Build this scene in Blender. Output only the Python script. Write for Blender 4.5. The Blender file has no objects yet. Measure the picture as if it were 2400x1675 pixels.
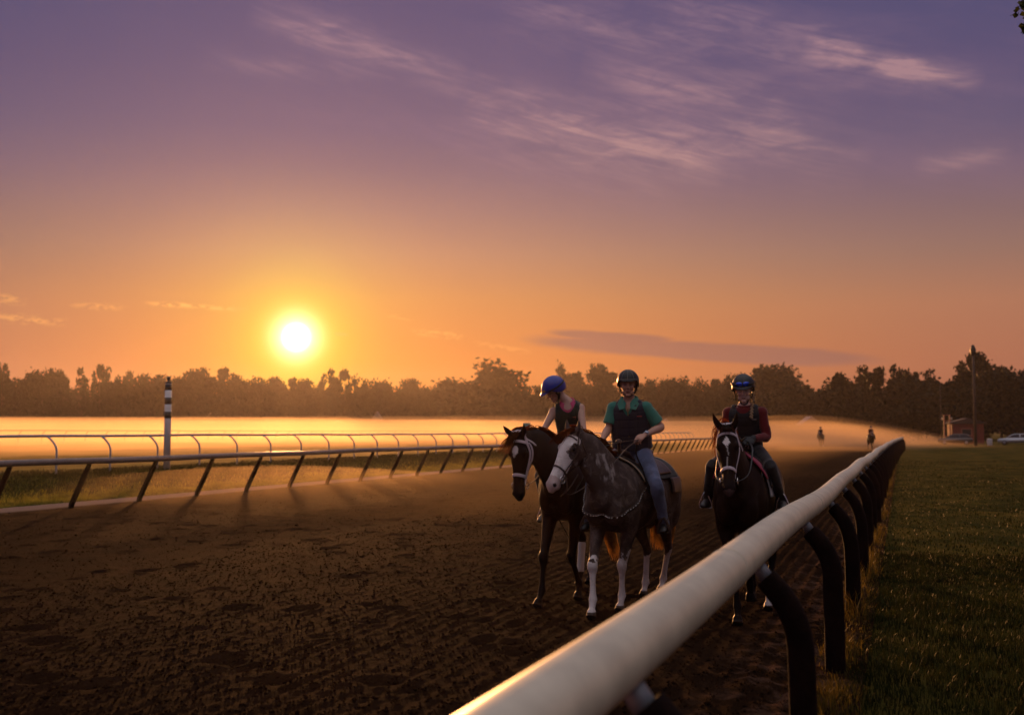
import bpy, bmesh, math, random
import numpy as np
from mathutils import Vector, Matrix, Quaternion
from mathutils.bvhtree import BVHTree
from mathutils import noise as mnoise

R = math.radians
SC = bpy.context.scene
COL = SC.collection
random.seed(7)
rng = np.random.default_rng(11)

# ------------------------------------------------------------------ camera
CAM_H = 1.84
PITCH, AZ = 3.97, -20.04
cam = bpy.data.cameras.new('camera')
camo = bpy.data.objects.new('camera', cam)
COL.objects.link(camo)
SC.camera = camo
camo.location = (0, 0, CAM_H)
camo.rotation_euler = (R(90 + PITCH), 0, R(-AZ))
cam.sensor_width = 36
cam.lens = 37.5
cam.clip_start = .05
cam.clip_end = 6000
cam.dof.use_dof = True
cam.dof.focus_distance = 10.9
cam.dof.aperture_fstop = 2.0

# ------------------------------------------------------------------ render settings
SC.render.engine = 'CYCLES'
SC.view_settings.view_transform = 'Standard'
SC.view_settings.look = 'None'
SC.view_settings.exposure = 0
SC.view_settings.gamma = 1
cy = SC.cycles
cy.use_denoising = True
cy.max_bounces = 5
cy.diffuse_bounces = 2
cy.glossy_bounces = 2
cy.transmission_bounces = 4
cy.transparent_max_bounces = 8
cy.volume_bounces = 2
cy.sample_clamp_indirect = 4
cy.use_adaptive_sampling = True

# ------------------------------------------------------------------ node helpers
class V:
    """a float or vector socket with arithmetic"""
    def __init__(s, nt, so): s.nt, s.so = nt, so
    def _m(s, op, *a):
        n = s.nt.nodes.new('ShaderNodeMath'); n.operation = op
        s.nt.links.new(s.so, n.inputs[0])
        for i, v in enumerate(a):
            if isinstance(v, V): s.nt.links.new(v.so, n.inputs[i + 1])
            else: n.inputs[i + 1].default_value = v
        return V(s.nt, n.outputs[0])
    def __add__(s, o): return s._m('ADD', o)
    def __sub__(s, o): return s._m('SUBTRACT', o)
    def __mul__(s, o): return s._m('MULTIPLY', o)
    def __truediv__(s, o): return s._m('DIVIDE', o)
    __radd__ = __add__; __rmul__ = __mul__
    def rsub(s, o): return (s * -1) + o
    def pow(s, o): return s._m('POWER', o)
    def exp(s): return s._m('EXPONENT')
    def abs(s): return s._m('ABSOLUTE')
    def max(s, o): return s._m('MAXIMUM', o)
    def min(s, o): return s._m('MINIMUM', o)
    def smooth(s, a, b, x=0., y=1.):
        n = s.nt.nodes.new('ShaderNodeMapRange'); n.interpolation_type = 'SMOOTHSTEP'
        s.nt.links.new(s.so, n.inputs[0])
        n.inputs[1].default_value, n.inputs[2].default_value = a, b
        n.inputs[3].default_value, n.inputs[4].default_value = x, y
        return V(s.nt, n.outputs[0])

def mixc(nt, fac, a, b, mode='MIX'):
    n = nt.nodes.new('ShaderNodeMix'); n.data_type = 'RGBA'; n.blend_type = mode; n.clamp_factor = True
    for i, v in ((0, fac), (6, a), (7, b)):
        if isinstance(v, V): nt.links.new(v.so, n.inputs[i])
        elif hasattr(v, 'is_linked'): nt.links.new(v, n.inputs[i])
        elif i == 0: n.inputs[0].default_value = v
        else: n.inputs[i].default_value = (*v[:3], 1)
    return n.outputs[2]

def ramp(nt, fac, stops, interp='LINEAR'):
    n = nt.nodes.new('ShaderNodeValToRGB'); n.color_ramp.interpolation = interp
    e = n.color_ramp.elements
    while len(e) < len(stops): e.new(.5)
    for el, (p, c) in zip(e, stops): el.position = p; el.color = (*c, 1)
    nt.links.new(fac.so if isinstance(fac, V) else fac, n.inputs[0])
    return n.outputs[0]

def lin(r, g, b):
    f = lambda c: c / 255 / 12.92 if c <= 10.3 else ((c / 255 + .055) / 1.055) ** 2.4
    return (f(r), f(g), f(b))

def noise(nt, vec, scale, detail=3, rough=.5, dist=0):
    n = nt.nodes.new('ShaderNodeTexNoise')
    n.inputs['Scale'].default_value = scale; n.inputs['Detail'].default_value = detail
    n.inputs['Roughness'].default_value = rough; n.inputs['Distortion'].default_value = dist
    if vec is not None: nt.links.new(vec, n.inputs['Vector'])
    return V(nt, n.outputs['Fac'])

# ------------------------------------------------------------------ sky
SUN_EL, SUN_AZ = 4.96, -31.52        # degrees; azimuth clockwise from +Y
SDIR = Vector((math.sin(R(SUN_AZ)) * math.cos(R(SUN_EL)), math.cos(R(SUN_AZ)) * math.cos(R(SUN_EL)), math.sin(R(SUN_EL))))

world = bpy.data.worlds.new('World'); SC.world = world
world.use_nodes = True
wt = world.node_tree; wt.nodes.clear()
wout = wt.nodes.new('ShaderNodeOutputWorld'); wbg = wt.nodes.new('ShaderNodeBackground')
wt.links.new(wbg.outputs[0], wout.inputs[0])
tc = wt.nodes.new('ShaderNodeTexCoord')
sep = wt.nodes.new('ShaderNodeSeparateXYZ'); wt.links.new(tc.outputs['Generated'], sep.inputs[0])
dx, dy, dz = (V(wt, sep.outputs[i]) for i in range(3))
el = dz._m('ARCSINE') * (180 / math.pi)                 # elevation in degrees
az = dx._m('ARCTAN2', dy) * (180 / math.pi)             # azimuth in degrees, clockwise from +Y
dot = wt.nodes.new('ShaderNodeVectorMath'); dot.operation = 'DOT_PRODUCT'
wt.links.new(tc.outputs['Generated'], dot.inputs[0]); dot.inputs[1].default_value = SDIR
ang = V(wt, dot.outputs['Value'])._m('ARCCOSINE') * (180 / math.pi)   # degrees from the sun

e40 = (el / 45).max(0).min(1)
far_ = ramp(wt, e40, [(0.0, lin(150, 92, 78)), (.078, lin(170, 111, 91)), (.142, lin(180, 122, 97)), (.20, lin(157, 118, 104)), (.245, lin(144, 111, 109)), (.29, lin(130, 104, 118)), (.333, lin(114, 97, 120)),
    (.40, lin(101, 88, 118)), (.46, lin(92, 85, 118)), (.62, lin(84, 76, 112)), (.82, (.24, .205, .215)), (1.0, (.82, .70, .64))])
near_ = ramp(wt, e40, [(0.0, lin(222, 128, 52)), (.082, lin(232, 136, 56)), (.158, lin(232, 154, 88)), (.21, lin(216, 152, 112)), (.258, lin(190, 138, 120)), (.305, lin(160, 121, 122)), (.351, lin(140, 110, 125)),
    (.427, lin(124, 101, 124)), (.50, lin(112, 94, 122)), (.64, lin(96, 84, 116)), (.82, (.24, .205, .215)), (1.0, (.82, .70, .64))])  # last stops of both ramps brighten the unseen overhead sky as top fill
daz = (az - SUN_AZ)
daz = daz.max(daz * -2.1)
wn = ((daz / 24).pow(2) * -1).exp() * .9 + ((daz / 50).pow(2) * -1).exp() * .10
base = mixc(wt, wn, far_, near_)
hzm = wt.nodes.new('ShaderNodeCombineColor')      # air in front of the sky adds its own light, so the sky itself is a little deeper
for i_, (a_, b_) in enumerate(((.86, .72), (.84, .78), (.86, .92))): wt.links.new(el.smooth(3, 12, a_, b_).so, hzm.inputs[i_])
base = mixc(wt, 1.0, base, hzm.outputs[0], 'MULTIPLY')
# unseen sky behind the camera, shaped as fill: dark low band, pale added glow above
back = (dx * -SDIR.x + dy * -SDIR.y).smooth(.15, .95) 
base = mixc(wt, back * el.smooth(6, 34, .8, 0), base, lin(58, 52, 66))          # low sky darkened so the rail's underside stays dark
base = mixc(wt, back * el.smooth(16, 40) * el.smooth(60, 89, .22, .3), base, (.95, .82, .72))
a60 = (ang / 10).max(0).min(1)
glow = ramp(wt, a60, [(0.0, (1.0, .70, .05)), (.09, (.90, .60, .03)), (.15, (.50, .40, .0)), (.23, (.24, .24, .0)), (.34, (.12, .13, .0)), (.5, (.06, .05, .0)), (.75, (.02, .012, 0)), (1, (0, 0, 0))], 'B_SPLINE')
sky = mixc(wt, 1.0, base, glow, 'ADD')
# solar disc, blown out
disc = (ang / .57).pow(4) * -1
disc = disc.exp() * 9 + ((ang / 1.0).pow(2) * -1).exp() * 1.6
dcol = wt.nodes.new('ShaderNodeCombineColor')
wt.links.new(disc.so, dcol.inputs[0]); wt.links.new((disc * .93).so, dcol.inputs[1]); wt.links.new((disc * .72).so, dcol.inputs[2])
sky = mixc(wt, 1.0, sky, dcol.outputs[0], 'ADD')

# clouds: streaks given by two (azimuth, elevation) ends, half-width, strength
cvec = wt.nodes.new('ShaderNodeCombineXYZ')
wt.links.new(az.so, cvec.inputs[0]); wt.links.new(el.so, cvec.inputs[1])
def cloud_noise(rot, sx, sy, scale, detail=5, dist=.6, off=0):
    mp = wt.nodes.new('ShaderNodeMapping'); wt.links.new(cvec.outputs[0], mp.inputs[0])
    mp.inputs['Rotation'].default_value = (0, 0, R(rot)); mp.inputs['Scale'].default_value = (sx, sy, 1)
    mp.inputs['Location'].default_value = (off, off * .7, 0)
    return noise(wt, mp.outputs[0], scale, detail, .6, dist)
def streak(a0, e0, a1, e1, hw, n, warp=.8, taper=1.0):
    L = math.hypot(a1 - a0, e1 - e0); ux, uy = (a1 - a0) / L, (e1 - e0) / L
    u = ((az - a0) * ux + (el - e0) * uy) / L
    v = ((az - a0) * -uy + (el - e0) * ux) / hw + (n - .5) * (warp * 2.2)
    c = (u - .5).abs() * 2
    m = (c.pow(2.2)).rsub(1).max(0) * ((v.pow(2) * -1.0).exp())
    return m
def streak_noise(deg, su, sv, detail=6, dist=.3, off=0, rough=.62):
    """noise drawn out along a direction that falls to the right by deg degrees"""
    c_, s_ = math.cos(R(deg)), math.sin(R(deg))
    cb = wt.nodes.new('ShaderNodeCombineXYZ')
    wt.links.new(((az * c_ - el * s_) * su + off).so, cb.inputs[0]); wt.links.new(((az * s_ + el * c_) * sv + off * .37).so, cb.inputs[1])
    return noise(wt, cb.outputs[0], 1.0, detail, rough, dist)
nz1 = streak_noise(15, .22, .9, 5, .5)
nz2 = streak_noise(12, .09, .30, 5, .6, 7)
nz3 = streak_noise(15, .16, 1.7, 7, .8, 3, .62)
nz4 = streak_noise(4, .30, 1.0, 6, .7, 11, .60)
def AE(x, y):      # picture point -> (azimuth, elevation), used to read cloud positions off
    d = (x - 1200) / 2500
    return AZ + math.degrees(math.atan(d * 1.0)), math.degrees(math.atan((1011 - y) / 2500 / math.sqrt(1 + d * d)))
cir = None
for (x0, y0, x1, y1, hw, s) in [
    (560, 0, 1100, 160, .75, .85), (1080, 235, 1720, 395, .75, .95), (1330, 285, 1980, 330, 1.7, .40),
    (1900, 80, 2330, 185, .50, 1.3), (1500, -50, 2080, 170, 1.3, .50), (1150, -30, 1700, 110, 1.1, .45),
    (1360, 140, 1860, 220, .9, .50), (1680, 255, 2060, 380, 1.2, .42), (930, 170, 1430, 222, .6, .3),
    (430, 115, 930, 165, .5, .25), (2150, 385, 2395, 340, .5, .35), (1000, 260, 1700, 400, 2.0, .22),
    (1850, 60, 2400, 260, 1.4, .15)]:
    a0, e0 = AE(x0, y0); a1, e1 = AE(x1, y1)
    m = streak(a0, e0, a1, e1, hw, nz1, .9) * s
    cir = m if cir is None else cir + m
tex = nz3.smooth(.34, .70, .35, 1.25) * nz2.smooth(.3, .65, .5, 1.2) * nz4.smooth(.3, .62, .35, 1.15)
cir = (cir * tex).min(1)
sky = mixc(wt, cir * .72, sky, mixc(wt, e40 * 1.6, (.64, .34, .22), lin(168, 132, 152)))
# wide faint veil over the upper sky
veil = nz2.smooth(.42, .75) * el.smooth(8, 15) * az.smooth(-42, -20)
sky = mixc(wt, veil * .12, sky, lin(160, 122, 140))
# low dark bank right of the sun
a0, e0 = AE(1165, 790); a1, e1 = AE(2150, 850)
bank = streak(a0, e0, a1, e1, .47, cloud_noise(-3, .12, .6, 1, 4, .3, 1), .55).smooth(.15, .6)
a0, e0 = AE(1250, 778); a1, e1 = AE(1620, 800)
bank2 = streak(a0, e0, a1, e1, .30, cloud_noise(-3, .2, .8, 1, 4, .3, 5), .5).smooth(.2, .7)
sky = mixc(wt, bank.max(bank2) * .9, sky, lin(150, 101, 88))
# small lit cloudlets near the sun
lit = None
for (x0, y0, x1, y1, hw, s) in [(330, 708, 590, 726, .10, 1.5), (-60, 738, 160, 756, .18, .6), (-60, 690, 60, 705, .2, .5), (150, 712, 300, 722, .15, .5),
                                (960, 775, 1090, 790, .17, .6), (900, 740, 970, 748, .1, .5), (780, 780, 820, 786, .1, .6), (1100, 800, 1250, 826, .15, .35)]:
    a0, e0 = AE(x0, y0); a1, e1 = AE(x1, y1)
    m = streak(a0, e0, a1, e1, hw, nz3, .8) * s
    lit = m if lit is None else lit + m
lit = lit * cloud_noise(0, 1.2, 3, 1.4, 3, .3, 2).smooth(.4, .62)
sky = mixc(wt, lit.min(1) * .8, sky, (1.0, .46, .12))
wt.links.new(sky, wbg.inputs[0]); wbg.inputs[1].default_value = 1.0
# the physical sky adds a little of its own scattered light
nish = wt.nodes.new('ShaderNodeTexSky'); nish.sky_type = 'NISHITA'; nish.sun_disc = False
nish.sun_elevation = R(SUN_EL); nish.sun_rotation = R(SUN_AZ); nish.dust_density = 3
bg2 = wt.nodes.new('ShaderNodeBackground'); bg2.inputs[1].default_value = .0002
wt.links.new(nish.outputs[0], bg2.inputs[0])
ad = wt.nodes.new('ShaderNodeAddShader'); wt.links.new(wbg.outputs[0], ad.inputs[0]); wt.links.new(bg2.outputs[0], ad.inputs[1])
wt.links.new(ad.outputs[0], wout.inputs[0])

# ------------------------------------------------------------------ sun
sl = bpy.data.lights.new('sun', 'SUN'); sl.energy = 4.8; sl.angle = R(2.0); sl.color = (1.0, .43, .14)
so = bpy.data.objects.new('sun', sl); COL.objects.link(so)
so.rotation_euler = (-SDIR).to_track_quat('-Z', 'Y').to_euler()
so.location = (0, 0, 60)

# ------------------------------------------------------------------ object helpers
def tagp(o, label=None, cat=None, group=None, kind=None):
    if label: o['label'] = label
    if cat: o['category'] = cat
    if group: o['group'] = group
    if kind: o['kind'] = kind
    return o
def empty(name, loc=(0, 0, 0), rz=0, label=None, cat=None, group=None):
    o = bpy.data.objects.new(name, None); COL.objects.link(o)
    o.location = loc; o.rotation_euler = (0, 0, rz); o.empty_display_size = .3
    return tagp(o, label, cat, group)
def link(name, me, mat=None, parent=None, smooth=True):
    o = bpy.data.objects.new(name, me); COL.objects.link(o)
    if mat is not None:
        me.materials.clear()
        for m in (mat if isinstance(mat, (list, tuple)) else [mat]): me.materials.append(m)
    if smooth: me.polygons.foreach_set('use_smooth', [True] * len(me.polygons))
    if parent is not None: o.parent = parent
    return o
def obj(name, bm, mat, parent=None, smooth=True):
    me = bpy.data.meshes.new(name); bmesh.ops.recalc_face_normals(bm, faces=bm.faces); bm.to_mesh(me); bm.free()
    return link(name, me, mat, parent, smooth)
def copy_tree(o, parent=None):
    c = o.copy(); COL.objects.link(c); c.parent = parent
    for ch in list(o.children): copy_tree(ch, c)
    return c
def np_mesh(name, verts, quads=None, tris=None):
    me = bpy.data.meshes.new(name)
    nv = len(verts); me.vertices.add(nv); me.vertices.foreach_set('co', np.asarray(verts, np.float32).ravel())
    idx, st = [], []
    n = 0
    if quads is not None and len(quads):
        idx.append(np.asarray(quads, np.int32).ravel()); st.append(np.arange(len(quads)) * 4); n = len(quads) * 4
    if tris is not None and len(tris):
        idx.append(np.asarray(tris, np.int32).ravel()); st.append(n + np.arange(len(tris)) * 3)
    idx = np.concatenate(idx); st = np.concatenate(st).astype(np.int32)
    me.loops.add(len(idx)); me.loops.foreach_set('vertex_index', idx)
    me.polygons.add(len(st)); me.polygons.foreach_set('loop_start', st)
    me.update(calc_edges=True); me.validate()
    return me

def catmull(P, k):
    """P: list of tuples of floats (any length) -> resampled list, k pieces per span"""
    P = [np.array(p, float) for p in P]; n = len(P); out = []
    for i in range(n - 1):
        p0, p1, p2, p3 = P[max(i - 1, 0)], P[i], P[i + 1], P[min(i + 2, n - 1)]
        for j in range(k):
            t = j / k
            out.append(.5 * ((2 * p1) + (-p0 + p2) * t + (2 * p0 - 5 * p1 + 4 * p2 - p3) * t * t + (-p0 + 3 * p1 - 3 * p2 + p3) * t ** 3))
    out.append(P[-1]); return out

def tube(bm, secs, lat=(0, 1, 0), k=3, seg=16, cap=True, lat1=None, flat=2.0):
    """secs: (x, y, z, r_lateral, r_other); elliptical sections swept along the path, rounded ends"""
    S = catmull(secs, k) if k > 1 else [np.array(s, float) for s in secs]
    lat = Vector(lat); lat1 = Vector(lat1) if lat1 is not None else lat
    rings = []; n = len(S); T = []
    for i in range(n):
        a = Vector(S[max(i - 1, 0)][:3]); b = Vector(S[min(i + 1, n - 1)][:3]); d = b - a
        T.append(d.normalized() if d.length > 1e-9 else Vector((0, 0, -1)))
    def ring(c, t, l, ra, rb):
        l = (l - t * l.dot(t)).normalized(); u = t.cross(l)
        vs = []
        for j in range(seg):
            th = 2 * math.pi * j / seg; ca, sa = math.cos(th), math.sin(th)
            if flat != 2.0:
                ca = math.copysign(abs(ca) ** (2 / flat), ca); sa = math.copysign(abs(sa) ** (2 / flat), sa)
            vs.append(bm.verts.new(c + l * (ra * ca) + u * (rb * sa)))
        return vs
    for i in range(n):
        s = S[i]; c = Vector(s[:3]); l = lat.lerp(lat1, i / (n - 1)); ra, rb = max(s[3], .0005), max(s[4], .0005)
        if i == 0 and cap:
            m = min(ra, rb)
            rings.append(ring(c - T[0] * m * .75, T[0], l, ra * .55, rb * .55)); rings.append(ring(c - T[0] * m * .4, T[0], l, ra * .87, rb * .87))
        rings.append(ring(c, T[i], l, ra, rb))
        if i == n - 1 and cap:
            m = min(ra, rb)
            rings.append(ring(c + T[i] * m * .4, T[i], l, ra * .87, rb * .87)); rings.append(ring(c + T[i] * m * .75, T[i], l, ra * .55, rb * .55))
    for a, b in zip(rings, rings[1:]):
        for j in range(seg): bm.faces.new((a[j], a[(j + 1) % seg], b[(j + 1) % seg], b[j]))
    bm.faces.new(list(reversed(rings[0]))); bm.faces.new(rings[-1])

def blob(bm, c, r, M=None, sub=3):
    """ellipsoid; M: optional 3x3 whose columns are its axes"""
    g = bmesh.ops.create_icosphere(bm, subdivisions=sub, radius=1)
    for v in g['verts']:
        p = Vector((v.co.x * r[0], v.co.y * r[1], v.co.z * r[2]))
        if M is not None: p = M @ p
        v.co = p + Vector(c)

def box(bm, lo, hi, bev=0.0, M=None):
    g = bmesh.ops.create_cube(bm, size=1); vs = g['verts']
    lo, hi = Vector(lo), Vector(hi)
    for v in vs: v.co = Vector([lo[i] + (v.co[i] + .5) * (hi[i] - lo[i]) for i in range(3)])
    if bev:
        es = list({e for v in vs for e in v.link_edges})
        r = bmesh.ops.bevel(bm, geom=es, offset=bev, segments=2, affect='EDGES', profile=.5); vs = list({v for f in r['faces'] for v in f.verts} | {v for v in vs if v.is_valid})
    if M is not None:
        for v in vs: v.co = M @ v.co
    return vs

def remesh(bm, voxel, smooth=4, fac=.5, name='body'):
    me = bpy.data.meshes.new(name); bmesh.ops.recalc_face_normals(bm, faces=bm.faces); bm.to_mesh(me); bm.free()
    o = bpy.data.objects.new('tmp', me); COL.objects.link(o)
    m = o.modifiers.new('r', 'REMESH'); m.mode = 'VOXEL'; m.voxel_size = voxel; m.adaptivity = 0
    if smooth:
        s = o.modifiers.new('s', 'SMOOTH'); s.factor = fac; s.iterations = smooth
    dg = bpy.context.evaluated_depsgraph_get(); dg.update()
    out = bpy.data.meshes.new_from_object(o.evaluated_get(dg), depsgraph=dg); out.name = name
    bpy.data.objects.remove(o); bpy.data.meshes.remove(me)
    return out
def coords(me):
    a = np.empty(len(me.vertices) * 3, np.float32); me.vertices.foreach_get('co', a); return a.reshape(-1, 3)
def normals(me):
    a = np.empty(len(me.vertices) * 3, np.float32); me.vertices.foreach_get('normal', a); return a.reshape(-1, 3)
def set_coords(me, c):
    me.vertices.foreach_set('co', np.asarray(c, np.float32).ravel()); me.update()
def paint(me, rgb):
    at = me.color_attributes.new('Col', 'FLOAT_COLOR', 'POINT')
    a = np.ones((len(me.vertices), 4), np.float32); a[:, :3] = rgb
    at.data.foreach_set('color', a.ravel())
def sstep(x, a, b):
    t = np.clip((x - a) / (b - a), 0, 1); return t * t * (3 - 2 * t)

_lat = rng.random((64, 64, 64)).astype(np.float32)
def vnoise(P):
    """value noise on an (n,3) array, in 0..1"""
    P = np.asarray(P, np.float64); i = np.floor(P).astype(int); f = P - i; f = f * f * (3 - 2 * f); i &= 63; j = (i + 1) & 63
    g = lambda a, b, c: _lat[a, b, c]
    x0, y0, z0, x1, y1, z1 = i[:, 0], i[:, 1], i[:, 2], j[:, 0], j[:, 1], j[:, 2]; fx, fy, fz = f.T
    a = g(x0, y0, z0) * (1 - fx) + g(x1, y0, z0) * fx; b = g(x0, y1, z0) * (1 - fx) + g(x1, y1, z0) * fx
    c = g(x0, y0, z1) * (1 - fx) + g(x1, y0, z1) * fx; d = g(x0, y1, z1) * (1 - fx) + g(x1, y1, z1) * fx
    return (a * (1 - fy) + b * fy) * (1 - fz) + (c * (1 - fy) + d * fy) * fz
def fbm(P, o=4):
    P = np.asarray(P, np.float64); s = 0; a = .5; t = 0
    for k in range(o): s = s + a * vnoise(P * 2 ** k + 17.3 * k); t += a; a *= .5
    return s / t

# ------------------------------------------------------------------ materials
MATS = {}
def pmat(name, col, rough=.6, spec=.5, metal=0, bump=0, bscale=40, var=0, vscale=6, sheen=0, coat=0, objspace=True):
    if name in MATS: return MATS[name]
    m = bpy.data.materials.new(name); m.use_nodes = True; nt = m.node_tree
    p = nt.nodes['Principled BSDF']; p.inputs['Roughness'].default_value = rough; p.inputs['Metallic'].default_value = metal
    p.inputs['Specular IOR Level'].default_value = spec; p.inputs['Base Color'].default_value = (*col, 1)
    p.inputs['Sheen Weight'].default_value = sheen; p.inputs['Sheen Roughness'].default_value = .4
    p.inputs['Coat Weight'].default_value = coat
    t = nt.nodes.new('ShaderNodeTexCoord')
    if var:
        n = noise(nt, t.outputs['Object'], vscale, 4, .6)
        c = mixc(nt, n.smooth(.3, .7), [x * (1 - var) for x in col], [min(1, x * (1 + var)) for x in col])
        nt.links.new(c, p.inputs['Base Color'])
    if bump:
        n = noise(nt, t.outputs['Object'], bscale, 4, .6)
        b = nt.nodes.new('ShaderNodeBump'); b.inputs['Strength'].default_value = bump; b.inputs['Distance'].default_value = .01
        nt.links.new(n.so, b.inputs['Height']); nt.links.new(b.outputs[0], p.inputs['Normal'])
    MATS[name] = m; return m

def leafmat(name, col, tcol, tw=.45, rough=.6, var=.35, vscale=1.0, sp=.06):
    """thin leaves, blades and hair: diffuse plus light passing through"""
    m = bpy.data.materials.new(name); m.use_nodes = True; nt = m.node_tree; nt.nodes.clear()
    out = nt.nodes.new('ShaderNodeOutputMaterial'); d = nt.nodes.new('ShaderNodeBsdfPrincipled'); t = nt.nodes.new('ShaderNodeBsdfTranslucent')
    mx = nt.nodes.new('ShaderNodeMixShader'); mx.inputs[0].default_value = tw
    tcn = nt.nodes.new('ShaderNodeTexCoord'); n = noise(nt, tcn.outputs['Object'], vscale, 3, .6)
    c = mixc(nt, n.smooth(.3, .7), [x * (1 - var) for x in col], [min(1, x * (1 + var)) for x in col])
    c2 = mixc(nt, n.smooth(.3, .7), [x * (1 - var) for x in tcol], [min(1, x * (1 + var)) for x in tcol])
    nt.links.new(c, d.inputs['Base Color']); d.inputs['Roughness'].default_value = rough; d.inputs['Specular IOR Level'].default_value = sp
    nt.links.new(c2, t.inputs['Color'])
    nt.links.new(d.outputs[0], mx.inputs[1]); nt.links.new(t.outputs[0], mx.inputs[2]); nt.links.new(mx.outputs[0], out.inputs[0])
    return m

def coatmat(name, dap=0.0, rough=.42, spec=.5, dapcol=(.30, .24, .23)):
    m = bpy.data.materials.new(name); m.use_nodes = True; nt = m.node_tree
    p = nt.nodes['Principled BSDF']; p.inputs['Roughness'].default_value = rough; p.inputs['Specular IOR Level'].default_value = spec
    a = nt.nodes.new('ShaderNodeAttribute'); a.attribute_name = 'Col'
    t = nt.nodes.new('ShaderNodeTexCoord')
    n = noise(nt, t.outputs['Object'], 9, 5, .7, .6); n2 = noise(nt, t.outputs['Object'], 120, 2, .6)
    c = mixc(nt, (n.smooth(.45, .72) * n2.smooth(.3, .7, .6, 1)) * dap, a.outputs['Color'], dapcol) if dap else a.outputs['Color']
    nt.links.new(c, p.inputs['Base Color'])
    p.inputs['Sheen Weight'].default_value = .0; p.inputs['Sheen Roughness'].default_value = .35; p.inputs['Sheen Tint'].default_value = (1, .75, .55, 1)
    mp = nt.nodes.new('ShaderNodeMapping'); mp.inputs['Scale'].default_value = (1, 1, .35); nt.links.new(t.outputs['Object'], mp.inputs[0])
    n3 = noise(nt, mp.outputs[0], 160, 3, .6)
    b = nt.nodes.new('ShaderNodeBump'); b.inputs['Strength'].default_value = .25; b.inputs['Distance'].default_value = .004
    nt.links.new((n3 + n * .6).so, b.inputs['Height']); nt.links.new(b.outputs[0], p.inputs['Normal'])
    return m

# ================================================================== SETTING
# track runs along +Y; camera stands at x=0 outside the right rail
def ground_h(x, y=None):
    x = np.asarray(x, float)
    return .50 * sstep(-x, 19.9, 24.6) + .30 * sstep(-x, 26, 60)

def tensor_grid(name, xs, ys, hf):
    X, Y = np.meshgrid(xs, ys); P = np.stack([X.ravel(), Y.ravel(), hf(X.ravel(), Y.ravel())], 1)
    nx, ny = len(xs), len(ys); i = np.arange(nx * ny).reshape(ny, nx)
    q = np.stack([i[:-1, :-1], i[:-1, 1:], i[1:, 1:], i[1:, :-1]], -1).reshape(-1, 4)
    return np_mesh(name, P, q)

# ---- dirt track
def dirt_h(x, y):
    P = np.stack([x, y, np.zeros_like(x)], 1)
    h = (fbm(P * [1.3, .9, 1], 2) - .5) * .012
    warp = (fbm(P * [.8, .12, 1] + 5, 2) - .5) * .35
    mask = sstep(fbm(P * [.35, .10, 1] + 31, 2), .38, .6) * .75 + .25
    mask = mask * (.45 + .9 * sstep(x, -9, -2.5))
    h += mask * .013 * np.sin((x + warp * .12) * 2 * np.pi / .165) * (.5 + 1.0 * fbm(P * [4, 1.0, 1] + 9, 2))
    c = fbm(P * [17, 13, 1] + 3, 3); h += np.maximum(c - .50, 0) * .022
    h += (vnoise(P * [36, 29, 1]) - .5) * .006
    return h
xs = np.concatenate([np.arange(-19.9, -7, .045), np.arange(-7, -.28, .024)])
ys = [2.5]
while ys[-1] < 300:
    yy = ys[-1]; ys.append(yy + (.035 if 4.5 < yy < 13 else .2 if yy < 4.5 else min(.035 * (yy / 13) ** 2.2, 4)))
ys = np.array(ys)
X, Y = np.meshgrid(xs, ys)
Z = dirt_h(X.ravel(), Y.ravel()).reshape(X.shape)
# hoof prints
nh = 1000
hy = 3 + 50 * rng.random(nh) ** 1.15; hx = -19 + 18.2 * rng.random(nh)
for k in range(nh):
    rx, ry = rng.uniform(.07, .13), rng.uniform(.08, .17); dp = rng.uniform(.025, .065)
    i0, i1 = np.searchsorted(xs, [hx[k] - .4, hx[k] + .4]); j0, j1 = np.searchsorted(ys, [hy[k] - .5, hy[k] + .5])
    if i1 <= i0 or j1 <= j0: continue
    d2 = ((X[j0:j1, i0:i1] - hx[k]) / rx) ** 2 + ((Y[j0:j1, i0:i1] - hy[k]) / ry) ** 2
    Z[j0:j1, i0:i1] += -dp * np.exp(-d2 * 1.1) + dp * .18 * np.exp(-((np.sqrt(d2) - 1.75) ** 2) * 3.0)
edge = sstep(-X, 19.5, 19.75)                       # little berm of sand at the inner edge
Z = Z * (1 - edge) * (1 - .8 * sstep(X, -.9, -.4)) + .03 * edge + .07 * np.exp(-((X + 19.55) / .13) ** 2)
Z *= 1 - .9 * sstep(Y, 60, 120)
ii = np.arange(X.size).reshape(X.shape)
q = np.stack([ii[:-1, :-1], ii[:-1, 1:], ii[1:, 1:], ii[1:, :-1]], -1).reshape(-1, 4)
track_me = np_mesh('track', np.stack([X.ravel(), Y.ravel(), Z.ravel()], 1), q)

m = bpy.data.materials.new('dirt'); m.use_nodes = True; nt = m.node_tree; p = nt.nodes['Principled BSDF']
t = nt.nodes.new('ShaderNodeTexCoord'); n1 = noise(nt, t.outputs['Object'], 2.2, 6, .65); n2 = noise(nt, t.outputs['Object'], 38, 5, .7, .4)
spx = nt.nodes.new('ShaderNodeSeparateXYZ'); nt.links.new(t.outputs['Object'], spx.inputs[0])
c = mixc(nt, n1.smooth(.3, .7), (.017, .0082, .0044), (.032, .0155, .0082))
c = mixc(nt, n2.smooth(.5, .75) * .5, c, (.075, .039, .021))
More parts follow.
